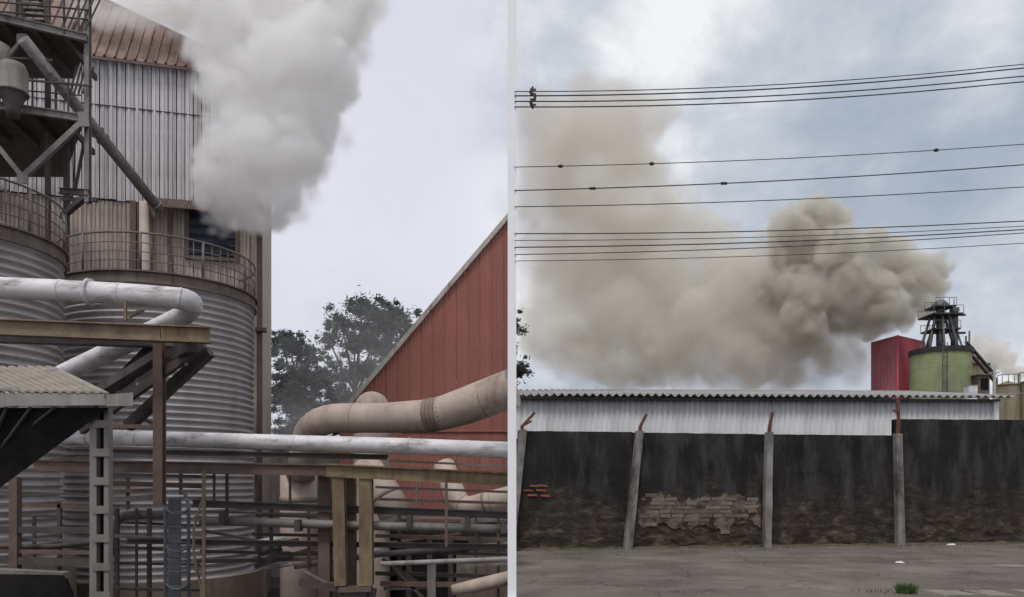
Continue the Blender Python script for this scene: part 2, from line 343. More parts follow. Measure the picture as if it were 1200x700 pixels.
for y0, y1 in ((2,12), (13,23)):
    TB('handrail', 'dark steel', lambda b: b.tube([at(-20,y0-1,24.4), at(50,(y0+y1)/2,25.2), at(103,y1,26)], .028, 6))
for i in range(5):   # slanting bars of the upper stair guard
    TB('guard_bar', 'dark steel', lambda b: b.bar(at(72+i*7,36,26), at(88+i*8,-6,26), .04))
for i in range(5):
    TB('guard_bar', 'dark steel', lambda b: b.bar(at(82+i*5,110,26.2), at(90+i*5,78,26.2), .045))
for x_ in (57, 75, 92): TB('guard_post', 'dark steel', lambda b: b.bar(at(x_,40,25.6), at(x_,-4,25.6), .05))
TB('stringer', 'dark steel', lambda b: b.bar(at(20,-8,25.5), at(30,34,25.2), .05, .2)); TB('stringer', 'dark steel', lambda b: b.bar(at(46,-8,25.8), at(58,34,25.5), .05, .2))
for i in range(6):
    y_ = -2+i*6.5; TB('tread', 'grey steel', lambda b: b.bar(at(23+i*1.6,y_,25.4), at(48+i*1.9,y_+1,25.7), .2, .04))
TB('back_panel', 'grey steel', lambda b: b.box(*[lvl(-30,26.5,0).x, lvl(14,26.5,0).x, 26.5, 26.55, at(0,30,26.5).z, at(0,16,26.5).z]))
for y_ in (95, 108): TB('handrail', 'dark steel', lambda b: b.tube([at(-20,y_-6,25), at(95,y_+4,26)], .025, 6))
for x_ in (38, 66, 80): TB('guard_post', 'dark steel', lambda b: b.bar(at(x_,132,25.8), at(x_,92,25.8), .05))
# hopper beside the tower
hp_c = at(15, 90, 24.4); hp = thing('feed_hopper', 'pale grey metal hopper hanging inside the steel tower at the left edge', 'hopper', (hp_c.x, hp_c.y, hp_c.z-.9))
MB().lathe([(.0,1.35),(.34,1.3),(.44,1.1),(.44,.42),(.47,.40),(.47,.34),(.40,.34)], seg=24).build('drum', C_['column grey'], hp)
MB().lathe([(.40,.36),(.30,.1),(.2,-.2),(.2,-.4),(0,-.4)], seg=24).build('outlet_cone', C_['dark steel'], hp)
MB().tube([(-.35,-.1,1.9),(-.55,-.1,1.0),(-.75,-.1,.1)], [.3,.32,.34], 14).build('side_chute', C_['column grey'], hp)
# slanting spout
p_, q_ = at(27,46,24.9), at(187,246,30.6)
sp = thing('grain_spout', 'long slanting grey pipe running down from the tower to the sheet-metal building', 'pipe', q_)
b = MB(); b.tube([Vector((0,0,0)), (p_-q_)*.5, p_-q_], .2, 14); b.build('tube', C_['grey steel'], sp)
for f in (.03, .46, .5): MB().tube([(p_-q_)*f, (p_-q_)*(f+.008)], .26, 14).build('flange', C_['grey steel'], sp)

# ---------------------------------------------------------------- foreground elbow pipe, walkway beam, conveyor
def pipe(name, label, pts, r, mat, flanges=(), seg=16, cat='pipe', fm=None, bands=None, seams=0, sm_=None):
    P = [Vector(p) for p in pts]; t = thing(name, label, cat, P[0]); Q = [p-P[0] for p in P]
    MB().tube(Q, r, seg).build('tube', C_[mat], t)
    r0 = r if not isinstance(r, (list, tuple)) else r[0]
    for i in flanges:
        f, i0 = math.modf(i); i0 = int(i0); a = Q[i0].lerp(Q[min(i0+1, len(Q)-1)], f); d = (Q[min(i0+1, len(Q)-1)]-Q[i0]).normalized()
        rr = r[min(i0, len(r)-1)] if isinstance(r, (list, tuple)) else r0
        MB().tube([a-d*rr*.14, a+d*rr*.14], rr*(1.25 if not bands else bands), seg).build('flange' if not bands else 'band', C_[fm or mat], t)
    if seams:
        Ls = [(Q[i+1]-Q[i]).length for i in range(len(Q)-1)]; s_ = seams*.6
        while s_ < sum(Ls):
            i = 0; k_ = s_
            while k_ > Ls[i]: k_ -= Ls[i]; i += 1
            d = (Q[i+1]-Q[i]).normalized(); a = Q[i]+d*k_; rr = r[i] if isinstance(r, (list, tuple)) else r
            MB().tube([a-d*.02, a+d*.02], rr*1.035, seg).build('jacket_seam', C_[sm_ or mat], t); s_ += seams
    return t
el = [at(-40,336,12), at(60,340,12), at(150,345,12)]+arc(at(200,349,12), at(243,351,12), at(212,372,12.7), 8)+[at(150,402,13.4), at(70,440,14.2), at(-20,486,15)]
pipe('insulated_pipe', 'thick silver insulated pipe with an elbow in front of the silos, upper left', el, .172, 'aluminium', (1.5,), seams=.95)
el2 = [at(95,345,12.9), at(190,352,12.9)]
gy = thing('pipe_gantry', 'ochre steel gantry carrying the silver elbow pipe, with dark slanting trusses', 'gantry', at(187,590,12.2))
def GB(nm, mat, fn): b = MB(); fn(b); b.v = [tuple(Vector(p)-gy.location) for p in b.v]; return b.build(nm, C_[mat], gy)
GB('main_beam', 'ochre beam', lambda b: b.ibeam(at(-40,382,11.7), at(188,391,11.7), .16, .25, .022)); GB('beam_end', 'yellow beam', lambda b: b.ibeam(at(189,391,11.7), at(246,393,11.7), .165, .255, .022))
GB('back_beam', 'dark steel', lambda b: b.ibeam(at(-40,392,12.6), at(238,400,12.6), .16, .25, .022))
GB('post', 'rust beam', lambda b: b.ibeam(at(187,592,12.2), at(187,404,12.2), .15, .15, .02))
for i, (xa, ya, xb, yb, w_) in enumerate([(240,404,95,505,.10), (222,410,120,482,.12), (205,402,95,470,.10), (246,412,150,500,.14), (214,420,135,478,.07), (230,408,150,466,.08), (196,412,110,474,.08)]):
    GB('slanting_chord', 'dark steel' if i != 2 else 'grey steel', lambda b: b.bar(at(xa,ya,12.1+.25*i), at(xb,yb,12.6+.25*i), w_, w_*1.3))
for f in (.15, .35, .55, .75):
    a = at(240,406,12.1).lerp(at(100,502,12.6), f); c = at(222,408,12.7).lerp(at(112,484,13.1), f)
    GB('rung', 'grey steel', lambda b: b.bar(a, c, .05, .22))
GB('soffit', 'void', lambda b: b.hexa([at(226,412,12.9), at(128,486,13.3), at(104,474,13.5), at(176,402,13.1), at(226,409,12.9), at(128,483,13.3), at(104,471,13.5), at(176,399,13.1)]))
GB('hanger', 'yellow beam', lambda b: b.bar(at(147,376,11.8), at(147,352,11.8), .04)); GB('saddle', 'ochre beam', lambda b: b.hexa([at(147,374,11.8), at(152,374,11.8), at(168,366,12.3), at(160,366,12.3), at(147,370,11.8), at(152,370,11.8), at(172,362,12.3), at(164,362,12.3)]))
GB('cross_beam', 'dark steel', lambda b: b.bar(at(225,405,11.8), at(190,425,13), .15, .2)); GB('foot_beam', 'rust beam', lambda b: b.bar(at(128,500,12.2), at(186,500,12.2), .1, .06))

# ---------------------------------------------------------------- tiled canopy with its battened column
cn = thing('corrugated_canopy', 'low corrugated canopy with pale fascia in the lower left corner', 'canopy', at(118,700,9.3))
def CB(nm, mat, fn): b = MB(); fn(b); b.v = [tuple(Vector(p)-cn.location) for p in b.v]; return b.build(nm, C_[mat], cn)
fL, fR = at(-60,459,9.0), at(124,462,9.0); bkL, bkM = at(-60,431,10.6), at(52,432,10.6)
nT = 17
for i in range(nT):
    f0, f1 = i/nT, (i+.97)/nT; a0 = fL.lerp(fR, f0); a1 = fL.lerp(fR, f1)
    def top(f): return at(-60+184*f-62, 431.5, 10.6)
    t0, t1 = top(f0), top(f1); mid0 = (a0+a1)/2+Vector((0,0,.035)); mid1 = (t0+t1)/2+Vector((0,0,.035))
    vs = [a0, mid0*.5+(a0+Vector((0,0,.028)))*.5, mid0, mid0*.5+(a1+Vector((0,0,.028)))*.5, a1]
    ws = [t0, mid1*.5+(t0+Vector((0,0,.028)))*.5, mid1, mid1*.5+(t1+Vector((0,0,.028)))*.5, t1]
    dn = Vector((0,0,-.02))
    CB('roof_sheet', 'canopy tile', lambda b: b.add(vs+ws+[p+dn for p in vs]+[p+dn for p in ws], [(j,j+1,6+j,5+j) for j in range(4)]+[(11+j,10+j,15+j,16+j) for j in range(4)]+[(1+j,j,10+j,11+j) for j in range(4)]+[(0,5,15,10),(9,4,14,19)]))
CB('verge_trim', 'fascia', lambda b: b.bar(at(125,463,9.0), at(63,432.5,10.6), .05, .06))
CB('fascia', 'fascia', lambda b: b.hexa([at(-60,476,9.0), at(124,475,9.0), at(124,475,9.06), at(-60,476,9.06), at(-60,459.5,9.0), at(124,462,9.0), at(124,462,9.06), at(-60,459.5,9.06)]))
CB('fascia', 'fascia', lambda b: b.hexa([at(124.5,476,8.98), at(156,476,9.0), at(156,476,9.1), at(124.5,476,9.08), at(124.5,462.5,8.98), at(156,460,9.0), at(156,460,9.1), at(124.5,462.5,9.08)]))
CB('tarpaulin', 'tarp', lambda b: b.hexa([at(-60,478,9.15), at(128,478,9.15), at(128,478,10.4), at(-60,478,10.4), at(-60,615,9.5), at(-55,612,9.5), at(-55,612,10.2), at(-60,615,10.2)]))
for i in range(4):
    CB('strut', 'dark steel', lambda b: b.bar(at(-20+i*28,478,9.1), at(-45+i*22,560-i*16,9.3), .03))
CB('column_channel', 'column grey', lambda b: b.bar(at(111.5,720,9.3), at(111.5,479,9.3), .085, .1)); CB('column_channel', 'column grey', lambda b: b.bar(at(127,720,9.3), at(127,479,9.3), .06, .1))
for i in range(8):
    y_ = 497+i*33.5; CB('batten', 'column grey', lambda b: b.bar(at(109,y_,9.24), at(128.5,y_,9.24), .012, .095))
CB('column_web', 'void', lambda b: b.bar(at(120,720,9.36), at(120,479,9.36), .16, .01, (0,1,0)))

# ---------------------------------------------------------------- pipe rack across the yard
YR = 14.0
rk = thing('pipe_rack', 'brown and yellow steel pipe rack crossing the yard below the white pipe', 'pipe rack', (at(410,700,YR).x, YR, YARD))
def RB(nm, mat, fn): b = MB(); fn(b); b.v = [tuple(Vector(p)-rk.location) for p in b.v]; return b.build(nm, C_[mat], rk)
RB('long_beam', 'rust beam', lambda b: b.ibeam(at(40,545,YR), at(384,551,YR), .12, .22, .03)); RB('long_beam', 'yellow beam', lambda b: b.ibeam(at(383,551,YR-.1), at(601,562,YR-.1), .16, .25, .03))
RB('upper_beam', 'dark steel', lambda b: b.ibeam(at(85,528,YR+.1), at(455,536,YR+.1), .1, .10, .02)); RB('upper_bracket', 'shed trim', lambda b: b.bar(at(455,547,YR), at(455,536,YR), .03)); RB('upper_tube', 'column grey', lambda b: b.bar(at(456,540,YR), at(601,547,YR), .04))
for x_, w_ in ((397,.22), (429,.24)):
    xb = x_+ (3 if x_ < 410 else 1)
    RB('yellow_post', 'yellow beam', lambda b: b.ibeam(at(x_,559,YR-.05), at(xb,686,YR-.05), w_, .2, .03))
for x_, w_ in ((381,.22), (412,.16)): RB('rear_post', 'rust beam', lambda b: b.bar(at(x_,552,YR+.4), Vector((at(x_,552,YR+.4).x, YR+.4, YARD)), w_, .2))
RB('foot_beam', 'rust beam', lambda b: b.bar(at(398,691,YR-.1), at(436,690,YR-.1), .2, .09)); RB('foot_beam', 'dark steel', lambda b: b.bar(at(352,682,YR), at(440,695,YR), .2, .14)); RB('foot_brace', 'grey steel', lambda b: b.bar(at(354,668,YR-.05), at(384,684,YR-.05), .04))
RB('foot_post', 'dark steel', lambda b: b.bar(at(416,690,YR), Vector((at(416,690,YR).x, YR, YARD)), .5, .3))
RB('cross_beam', 'dark steel', lambda b: b.ibeam(at(226,590,YR+.3), at(601,604,YR+.3), .12, .14, .025))
RB('cross_beam', 'dark steel', lambda b: b.ibeam(at(150,634,YR+.5), at(601,641,YR+.5), .12, .10, .02))
RB('cross_beam', 'rust beam', lambda b: b.bar(at(128,566,YR+.5), at(240,570,YR+.5), .1, .09)); RB('cross_beam', 'dark steel', lambda b: b.bar(at(128,556,YR+.5), at(250,559,YR+.5), .06, .06))
RB('low_beam', 'dark steel', lambda b: b.bar(at(-40,620,13), at(108,622,13), .1, .11)); RB('low_beam', 'dark steel', lambda b: b.bar(at(-40,655,13), at(110,660,13), .12, .12)); RB('low_post', 'rust beam', lambda b: b.bar(at(18,560,13), Vector((at(18,560,13).x, 13, YARD)), .14, .14))
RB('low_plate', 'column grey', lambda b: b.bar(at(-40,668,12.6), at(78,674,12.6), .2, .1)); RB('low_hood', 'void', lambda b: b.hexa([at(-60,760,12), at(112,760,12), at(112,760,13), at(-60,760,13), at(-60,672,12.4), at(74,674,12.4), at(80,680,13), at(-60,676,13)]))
for x_ in (251, 300, 340): RB('hanger', 'dark steel', lambda b: b.bar(at(x_,553,YR+.2), at(x_,590,YR+.2), .04))
for x_ in (523,): RB('hanger', 'rust beam', lambda b: b.bar(at(x_,563,YR-.15), at(x_,640,YR-.15), .05))
RB('post', 'grey steel', lambda b: b.bar(at(506,657,YR+.6), Vector((at(506,657,YR+.6).x, YR+.6, YARD)), .16)); RB('brace', 'dark steel', lambda b: b.bar(at(460,664,YR+.6), at(500,705,YR+.6), .06)); RB('brace', 'dark steel', lambda b: b.bar(at(450,690,YR+.6), at(505,688,YR+.6), .06))
for x_ in (137, 175, 160): RB('thin_post', 'dark steel', lambda b: b.bar(at(x_,596,YR+.8), Vector((at(x_,596,YR+.8).x, YR+.8, YARD)), .07 if x_ != 160 else .04))
RB('cable_tray', 'grey steel', lambda b: b.bar(at(130,586,YR+.7), at(192,582,YR+.7), .2, .10)); RB('cable_tray', 'grey steel', lambda b: b.bar(at(134,628,YR+.7), at(200,632,YR+.7), .2, .05)); RB('thin_rail', 'dark steel', lambda b: b.bar(at(130,690,YR+.6), at(240,692,YR+.6), .05))
for (xa, ya, xb, yb, w_) in [(300,664,376,640,.16), (300,640,350,632,.1), (318,652,378,648,.12), (302,650,330,644,.14)]:
    RB('walkway_piece', 'dark steel', lambda b: b.bar(at(xa,ya,YR+1.6), at(xb,yb,YR+1.8), .3, w_*.5))
RB('drop_arm', 'rust beam', lambda b: b.bar(at(155,484,YR+.2), at(186,500,YR+.2), .07))
for (xa, ya, xb, yb, Y_, w_, mt) in [(300,603,384,606,15,.07,'rust beam'),(296,626,384,628,15.2,.06,'dark steel'),(440,571,601,577,15.5,.05,'dark steel'),(440,628,601,633,14.9,.07,'rust beam'),(440,647,601,650,15.1,.05,'dark steel'),
        (440,672,601,676,15.2,.08,'dark steel'),(235,646,384,650,15.3,.06,'dark steel'),(128,546,250,549,15.2,.06,'ochre beam'),(240,600,384,603,14.6,.04,'grey steel'),(130,612,235,616,15.3,.05,'dark steel'),(130,660,235,662,14.9,.04,'dark steel'),
        (-40,590,108,594,13.6,.06,'rust beam'),(-40,604,108,606,14.2,.05,'dark steel'),(-40,632,108,634,13.2,.05,'grey steel'),(60,540,110,536,13.4,.06,'rust beam'),(440,612,520,600,15.4,.05,'grey steel'),(540,664,601,660,14.4,.05,'grey steel')]:
    RB('thin_beam', mt, lambda b: b.bar(at(xa,ya,Y_), at(xb,yb,Y_), w_, w_))
for (x_, ya, yb, Y_, w_, mt) in [(266,555,612,14.5,.05,'dark steel'),(318,592,660,14.8,.06,'dark steel'),(362,592,668,14.8,.05,'rust beam'),(468,600,690,15,.07,'dark steel'),(558,604,676,14.7,.05,'rust beam'),(584,600,700,15,.06,'dark steel'),(488,545,603,14.6,.035,'grey steel'),(150,560,600,15,.05,'dark steel'),(212,545,580,14.6,.05,'rust beam'),(70,590,670,13.6,.06,'dark steel'),(40,604,660,13.8,.05,'dark steel')]:
    RB('thin_upright', mt, lambda b: b.bar(at(x_,ya,Y_), at(x_,yb,Y_), w_, w_))
for (xa, ya, xb, yb) in [(302,636,328,630),(306,652,332,646),(336,640,372,637),(312,666,340,660)]:
    RB('grating', 'fascia', lambda b: b.bar(at(xa,ya,16), at(xb,yb,16.4), .5, .03))
for (x_, y_) in [(262,606),(350,616),(548,614),(590,618),(480,611)]:
    RB('clamp', 'dark steel', lambda b: b.bar(at(x_-3,y_,YR+.1), at(x_+3,y_,YR+.1), .24, .22))
for (xa, ya, xb, yb, Y_, w_, mt) in [(230,658,384,655,15.6,.08,'rust beam'),(300,596,384,599,16.2,.05,'rust beam'),(240,622,330,640,15.8,.06,'dark steel'),(440,585,601,590,15.7,.06,'rust beam'),(440,638,540,625,15.9,.05,'rust beam'),(446,684,601,686,14.6,.09,'rust beam'),(448,655,500,690,14.9,.05,'rust beam'),(300,612,384,616,15.5,.05,'grey steel'),(128,576,190,574,14.9,.07,'rust beam'),(128,640,190,644,14.8,.05,'rust beam'),(-40,576,108,580,14.6,.05,'dark steel'),(-40,645,108,648,13.0,.06,'rust beam'),(540,612,601,606,15.5,.08,'grey steel')]:
    RB('thin_beam', mt, lambda b: b.bar(at(xa,ya,Y_), at(xb,yb,Y_), w_, w_))
pipe('insulated_pipe', 'long white-topped insulated pipe running the width of the yard above the rack', [at(70,511,15), at(300,518,14.2), at(470,523,13.8), at(601,528,13.5)], .15, 'aluminium', (), seams=1.1)
pipe('service_pipe', 'lilac-grey pipe on the rack between the yellow posts and the mast', [at(235,610,YR+.2), at(420,616,YR+.2), at(601,620,YR+.2)], .085, 'grey steel', (1.4,))
pipe('service_pipe', 'thin pale pipe with one flange low on the right of the yellow posts', [at(446,661,YR-.3), at(523,658,YR-.3), at(601,655,YR-.3)], .045, 'fascia', (1.0,), fm='column grey')
pipe('service_pipe', 'brown pipe at the very bottom, just left of the mast', [at(530,692,12.5), at(560,686,12.5), at(601,676,12.5)], [.09,.115,.115], 'duct beige', ())
pipe('service_pipe', 'two-elbow grey drum pipe left of the blue ladder', [at(134,650,YR+1)]+arc(at(134,616,YR+1), at(138,604,YR+1), at(152,603,YR+1), 5)+[at(200,603,YR+1)], .1, 'grey steel', ())
pipe('service_pipe', 'thin dark pipe low in front of the left silo', [at(-30,640,13.4), at(60,641,13.4), at(108,636,13.4)], .05, 'dark steel', ())
pipe('service_pipe', 'pale pipe stub behind the posts at the left foot of the yellow frame', [at(345,664,YR+.9), at(440,650,YR+.9), at(601,638,YR+1.2)], .06, 'grey steel', (1.0,))
# ladders
ld = thing('cage_ladder', 'blue-grey vertical ladder with a curved top in front of the middle silo', 'ladder', (at(206,700,13.6).x, 13.6, YARD))
def LB(nm, mat, fn, root): b = MB(); fn(b); b.v = [tuple(Vector(p)-root.location) for p in b.v]; return b.build(nm, C_[mat], root)
for x_ in (194, 221):
    LB('stile', 'ladder blue', lambda b: b.tube([Vector((at(x_,700,13.6).x, 13.6, YARD)), at(x_,612,13.6)]+arc(at(x_,600,13.6), at(x_-1,578,13.7), at(x_-8,576,14.2), 6), .035, 8), ld)
for i in range(12):
    y_ = 600+i*17.5; LB('rung', 'ladder blue', lambda b: b.tube([at(194,y_,13.6), at(221,y_+1,13.6)], .02, 6), ld)
LB('back_plate', 'ladder blue', lambda b: b.box(at(197,0,14).x, at(212,0,14).x, 14.0, 14.02, YARD, at(0,585,14).z), ld)
for y_ in (596, 640, 684): LB('hoop', 'ladder blue', lambda b: b.tube(arc(at(194,y_,13.6), at(207,y_+14,12.9), at(221,y_,13.6), 8), .02, 6), ld)
ld = thing('yellow_ladder', 'narrow rusty yellow ladder beside the blue-grey one', 'ladder', (at(236,700,13.2).x, 13.2, YARD))
LB('stile', 'ochre beam', lambda b: b.bar(Vector((at(239,700,13.2).x, 13.2, YARD)), at(239,552,13.2), .05), ld); LB('stile', 'ochre beam', lambda b: b.tube([Vector((at(238,700,13.4).x, 13.4, YARD)), at(236,690,13.4), at(227,650,13.4), at(227,620,13.4), at(237,585,13.4)], .025, 6), ld)
for y_ in (585, 606, 628, 648, 668): LB('rung', 'rust beam', lambda b: b.bar(at(228,y_,13.3), at(239,y_,13.3), .04), ld)

# ---------------------------------------------------------------- beige ducts
d = [at(352,560,22.6), at(357,525,22.4)]+arc(at(362,506,22.2), at(372,490,21.8), at(402,490,21.4), 6)+[at(450,490,21), at(497,488,20.8), at(520,484,20.6), at(545,476,20.4), at(601,455,20)]
pipe('beige_duct', 'thick beige duct with bands in front of the red shed', d, [.42]*10+[.46,.47,.50,.52][:len(d)-10], 'duct beige', (9.4, 10.3, 10.5, 10.7, 10.9, 11.9), 24, 'duct', 'duct band', 1.02, seams=1.3)
pipe('beige_duct', 'beige duct elbow below the yellow beam, close to the mast', [at(601,582,17), at(570,590,17.2)]+arc(at(555,594,17.3), at(540,598,17.4), at(533,580,17.6), 6)+[at(520,545,18)], .26, 'duct beige', (1.0,), 20, 'duct', 'duct band', 1.03, seams=.8)
pipe('beige_duct', 'slanting beige duct seen through the rack between yellow beam and grey pipe', [at(425,545,19), at(448,575,18.8), at(470,612,18.6)], .42, 'duct beige', (.6, 1.2), 20, 'duct', 'duct band', 1.03)
pipe('beige_duct', 'upright beige duct seen behind the yellow posts', [Vector((at(350,600,23).x, 23, YARD)), at(350,600,23), at(350,552,23)], .55, 'duct beige', (1.3,), 20, 'duct', 'duct band', 1.03)
tk_c = at(436,468,26); tk = thing('domed_tank', 'round beige tank top showing above the thick duct', 'tank', (tk_c.x, 26, YARD))
zz = at(0,480,26).z-YARD; MB().lathe([(.62,0),(.62,zz)], seg=32).build('shell', C_['duct beige'], tk); MB().lathe([(.62*math.cos(i*PI/16), zz+.62*math.sin(i*PI/16)) for i in range(9)], seg=32).build('dome', C_['duct beige'], tk)

# ---------------------------------------------------------------- red shed
YS = 36.0
sh = thing('red_shed', 'red corrugated metal shed with a steep pale-edged roofline behind the ducts', 'shed', (at(410,700,YS).x, YS, YARD))
xL, zL = at(398,489,YS).x, at(398,489,YS).z; xRt, zRt = at(597,254,YS).x, at(597,254,YS).z
def verge(x): return zL+(zRt-zL)*(x-xL)/(xRt-xL)
sw = .56; x = xL
while x < xRt-.02:
    x1 = min(x+sw, xRt); n = 14; prof = [((x1-x-.006)*i/n, (.03 if i % 4 in (1, 2) else 0)) for i in range(n+1)]
    b = MB().sheet(prof, (x, 0, 0), (1,0,0), (0,0,1), 0, lambda a, x=x: verge(x+a)-YARD)
    b.v = [(v[0]-sh.location.x, v[1], v[2]) for v in b.v]; b.build('wall_sheet', C_['shed red'], sh); x += sw
def SB(nm, mat, fn): b = MB(); fn(b); b.v = [tuple(Vector(p)-sh.location) for p in b.v]; return b.build(nm, C_[mat], sh)
tr0, tr1 = Vector((xL-.5, YS-.1, verge(xL-.5)+.05)), Vector((xRt, YS-.1, verge(xRt)+.05))
nk = 9
for i in range(nk):
    SB('verge_board', 'shed trim', lambda b: b.bar(tr0.lerp(tr1, i/nk), tr0.lerp(tr1, (i+.985)/nk), .2, .2))
SB('roof', 'shed trim', lambda b: b.hexa([tr0+Vector((0,.1,-.1)), tr1+Vector((0,.1,-.1)), tr1+Vector((0,22,-.1)), tr0+Vector((0,22,-.1)), tr0+Vector((0,.1,0)), tr1+Vector((0,.1,0)), tr1+Vector((0,22,0)), tr0+Vector((0,22,0))]))
SB('side_wall', 'shed red', lambda b: b.box(xRt-.05, xRt, YS+.02, YS+22, YARD, zRt-.15)); SB('back_wall', 'shed red', lambda b: b.add([(xL,YS+21.9,YARD),(xRt-.06,YS+21.9,YARD),(xRt-.06,YS+21.9,zRt-.2),(xL,YS+21.9,zL-.2)], [(0,3,2,1)]))
SB('girt', 'shed red', lambda b: b.bar(Vector((at(470,520,YS).x, YS-.06, at(0,505,YS).z)), Vector((xRt, YS-.06, at(0,505,YS).z)), .06, .1))
# dark block added behind the rack to stand for dark clutter
mh = thing('dark_infill', 'low dark block added to stand for the dark clutter under the pipes in front of the red shed', 'building', (at(520,700,27).x, 27, YARD))
zt = at(0,612,27).z-YARD; x0_, x1_ = at(448,0,27).x-mh.location.x, at(598,0,27).x-mh.location.x
MB().box(x0_, x1_, 0, 5, 0, zt).build('wall', C_['dark steel'], mh); MB().box(x0_-.2, x1_, -.3, 5.2, zt, zt+.12).build('roof', C_['rust beam'], mh)
MB().box(x1_-1.9, x1_-.02, -.5, -.02, 0, zt-1.1).build('bin', C_['concrete brown'], mh)
for i in range(4): MB().box(x0_+.3+i*.75, x0_+.85+i*.75, -.04, -.002, .6, zt-.5).build('door', C_['void'], mh)
# low block between silo and shed
lb = thing('low_outbuilding', 'low beige outbuilding between the sheet-metal building and the red shed', 'building', (at(365,700,44).x, 44, YARD))
MB().box(-4.4, 1.9, 0, 5, 0, at(0,520,44).z-YARD).build('wall', C_['sheet beige'], lb); MB().box(-4.6, 2.1, -.2, 5.2, at(0,520,44).z-YARD, at(0,516,44).z-YARD).build('roof', C_['trim brown'], lb)
MB().box(-.6, .2, -.04, .02, 3, 4.4).build('door', C_['trim brown'], lb)

# ---------------------------------------------------------------- trees
def tree(name, label, base, clumps, nleaf, size, seed, mats=('leaf','leaf pale'), group=None):
    rg = random.Random(seed); base = Vector(base); t = thing(name, label, 'tree', base, 0, group)
    cs = [Vector(c[:3])-base for c in clumps]; top = max(c.z for c in cs); b = MB()
    tops = Vector((sum(c.x for c in cs)/len(cs), sum(c.y for c in cs)/len(cs), top*.75))
    tr = [Vector((0,0,0)), tops*.33+Vector((.1,0,0)), tops*.66-Vector((.15,0,0)), tops]; r0 = top*.022
    b.tube(tr, [r0, r0*.75, r0*.5, r0*.22], 8)
    for c in cs:
        f = min(.9, max(.25, (c.z-top*.22)/tops.z)); s_ = tops*f; mid = s_.lerp(c, .5)+Vector((0,0,-.25)); b.tube([s_, mid, c], [r0*.38, r0*.25, r0*.08], 6)
    b.build('trunk', C_['bark'], t)
    crowns = [MB(), MB()]
    tot = sum(c[3]**2 for c in clumps)
    for c, cl_ in zip(cs, clumps):
        n = int(nleaf*cl_[3]**2/tot); rr = cl_[3]
        subs = [(c+Vector((rg.gauss(0,.5)*rr, rg.gauss(0,.5)*rr, rg.gauss(0,.38)*rr)), rr*rg.uniform(.2,.45)) for _ in range(22)]
        for _ in range(n):
            sc, sr = rg.choice(subs) if rg.random() < .8 else (c, rr*.95); v = Vector((rg.gauss(0,1), rg.gauss(0,1), rg.gauss(0,1))).normalized()*sr*abs(rg.gauss(0,.55))
            p = sc+Vector((v.x, v.y, v.z*.75)); a = Vector((rg.gauss(0,1), rg.gauss(0,1), rg.gauss(0,.6)-.3)).normalized(); q = a.cross(Vector((rg.gauss(0,1), rg.gauss(0,1), rg.gauss(0,1)))).normalized()
            k_ = size*rg.uniform(.6, 1.3)
            crowns[rg.random() < .4].add([p-a*k_, p+q*k_*.38, p+a*k_, p-q*k_*.38], [(0,1,2,3)])
    for cm, mt in zip(crowns, mats): cm.build('crown', C_[mt], t)
    return t
def tc_(px, py, r, Y, dy=0): p = at(px, py, Y+dy); return (p.x, p.y, p.z, pixr(r, Y))
yard_trees = 'trees behind the yard'
tree('eucalyptus_tree', 'tallest dark eucalyptus tree, left of the red shed roofline', (at(425,600,62).x, 62, YARD), [tc_(425,362,24,62), tc_(400,378,20,62,1), tc_(448,375,22,62,-1), tc_(415,400,22,62,-1.5), tc_(385,398,14,62), tc_(440,405,22,62,1), tc_(425,435,24,62), tc_(400,440,22,62,1), tc_(395,475,26,62,-1), tc_(420,470,22,62)], 42000, .15, 1, group=yard_trees)
tree('eucalyptus_tree', 'rounded tree leaning out just above the red shed roof edge', (at(465,600,66).x, 66, YARD), [tc_(470,372,17,66), tc_(458,390,16,66), tc_(480,388,12,66,1), tc_(455,415,20,66), tc_(465,440,22,66)], 20000, .15, 2, group=yard_trees)
tree('eucalyptus_tree', 'lower bushy tree beside the corner of the sheet-metal building', (at(355,600,58).x, 58, YARD), [tc_(340,405,20,58), tc_(362,415,18,58), tc_(330,400,14,58,1), tc_(350,440,28,58), tc_(375,445,18,58), tc_(335,465,26,58), tc_(362,480,28,58), tc_(345,505,26,58), tc_(385,500,18,58)], 42000, .15, 3, group=yard_trees)
tree('leafy_tree', 'dark tree whose branch tips poke out right of the mast above the street wall', (at(588,600,60).x, 60, YARD), [tc_(600,385,15,60), tc_(596,415,14,60), tc_(606,436,16,60), tc_(590,400,16,60), tc_(588,440,18,60)], 9000, .14, 4)
# ---------------------------------------------------------------- street wall
K('mould wall', (.017,.0155,.0155), (.036,.033,.032), .9, .95, spec=.1, c3=(.075,.072,.072), streak=(2.2,2.2,.6), s_lo=.47, s_hi=.72, bump=.9, bscale=14)
K('post concrete', (.20,.185,.165), (.30,.28,.255), 2.5, .9, c3=(.07,.06,.055), streak=(3,3,1.0), s_lo=.46, s_hi=.66, bump=.4)
K('brick pale', (.11,.088,.068), (.26,.22,.175), 3.5, .95, bump=.6, bscale=30, vary=.25); K('brick orange', (.25,.085,.05), (.36,.135,.08), 6, .95, bump=.5, bscale=30, vary=.2)
K('mortar', (.035,.028,.023), (.19,.155,.12), 3.2, .95, bump=.9, stops=(.4,.62))
K('rust iron', (.10,.045,.032), (.17,.075,.05), 5, .85)
K('fibre cement', (.42,.42,.425), (.52,.52,.525), .8, .8, c3=(.31,.30,.295), streak=(3.5,1,.3), s_lo=.48, s_hi=.72, vary=.05)
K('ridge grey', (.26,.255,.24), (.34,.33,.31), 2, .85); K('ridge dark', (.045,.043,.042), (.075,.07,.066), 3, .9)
K('silo green', (.22,.265,.125), (.33,.355,.19), .5, .8, c3=(.19,.21,.14), streak=(.5,.5,.18), s_lo=.48, s_hi=.7)
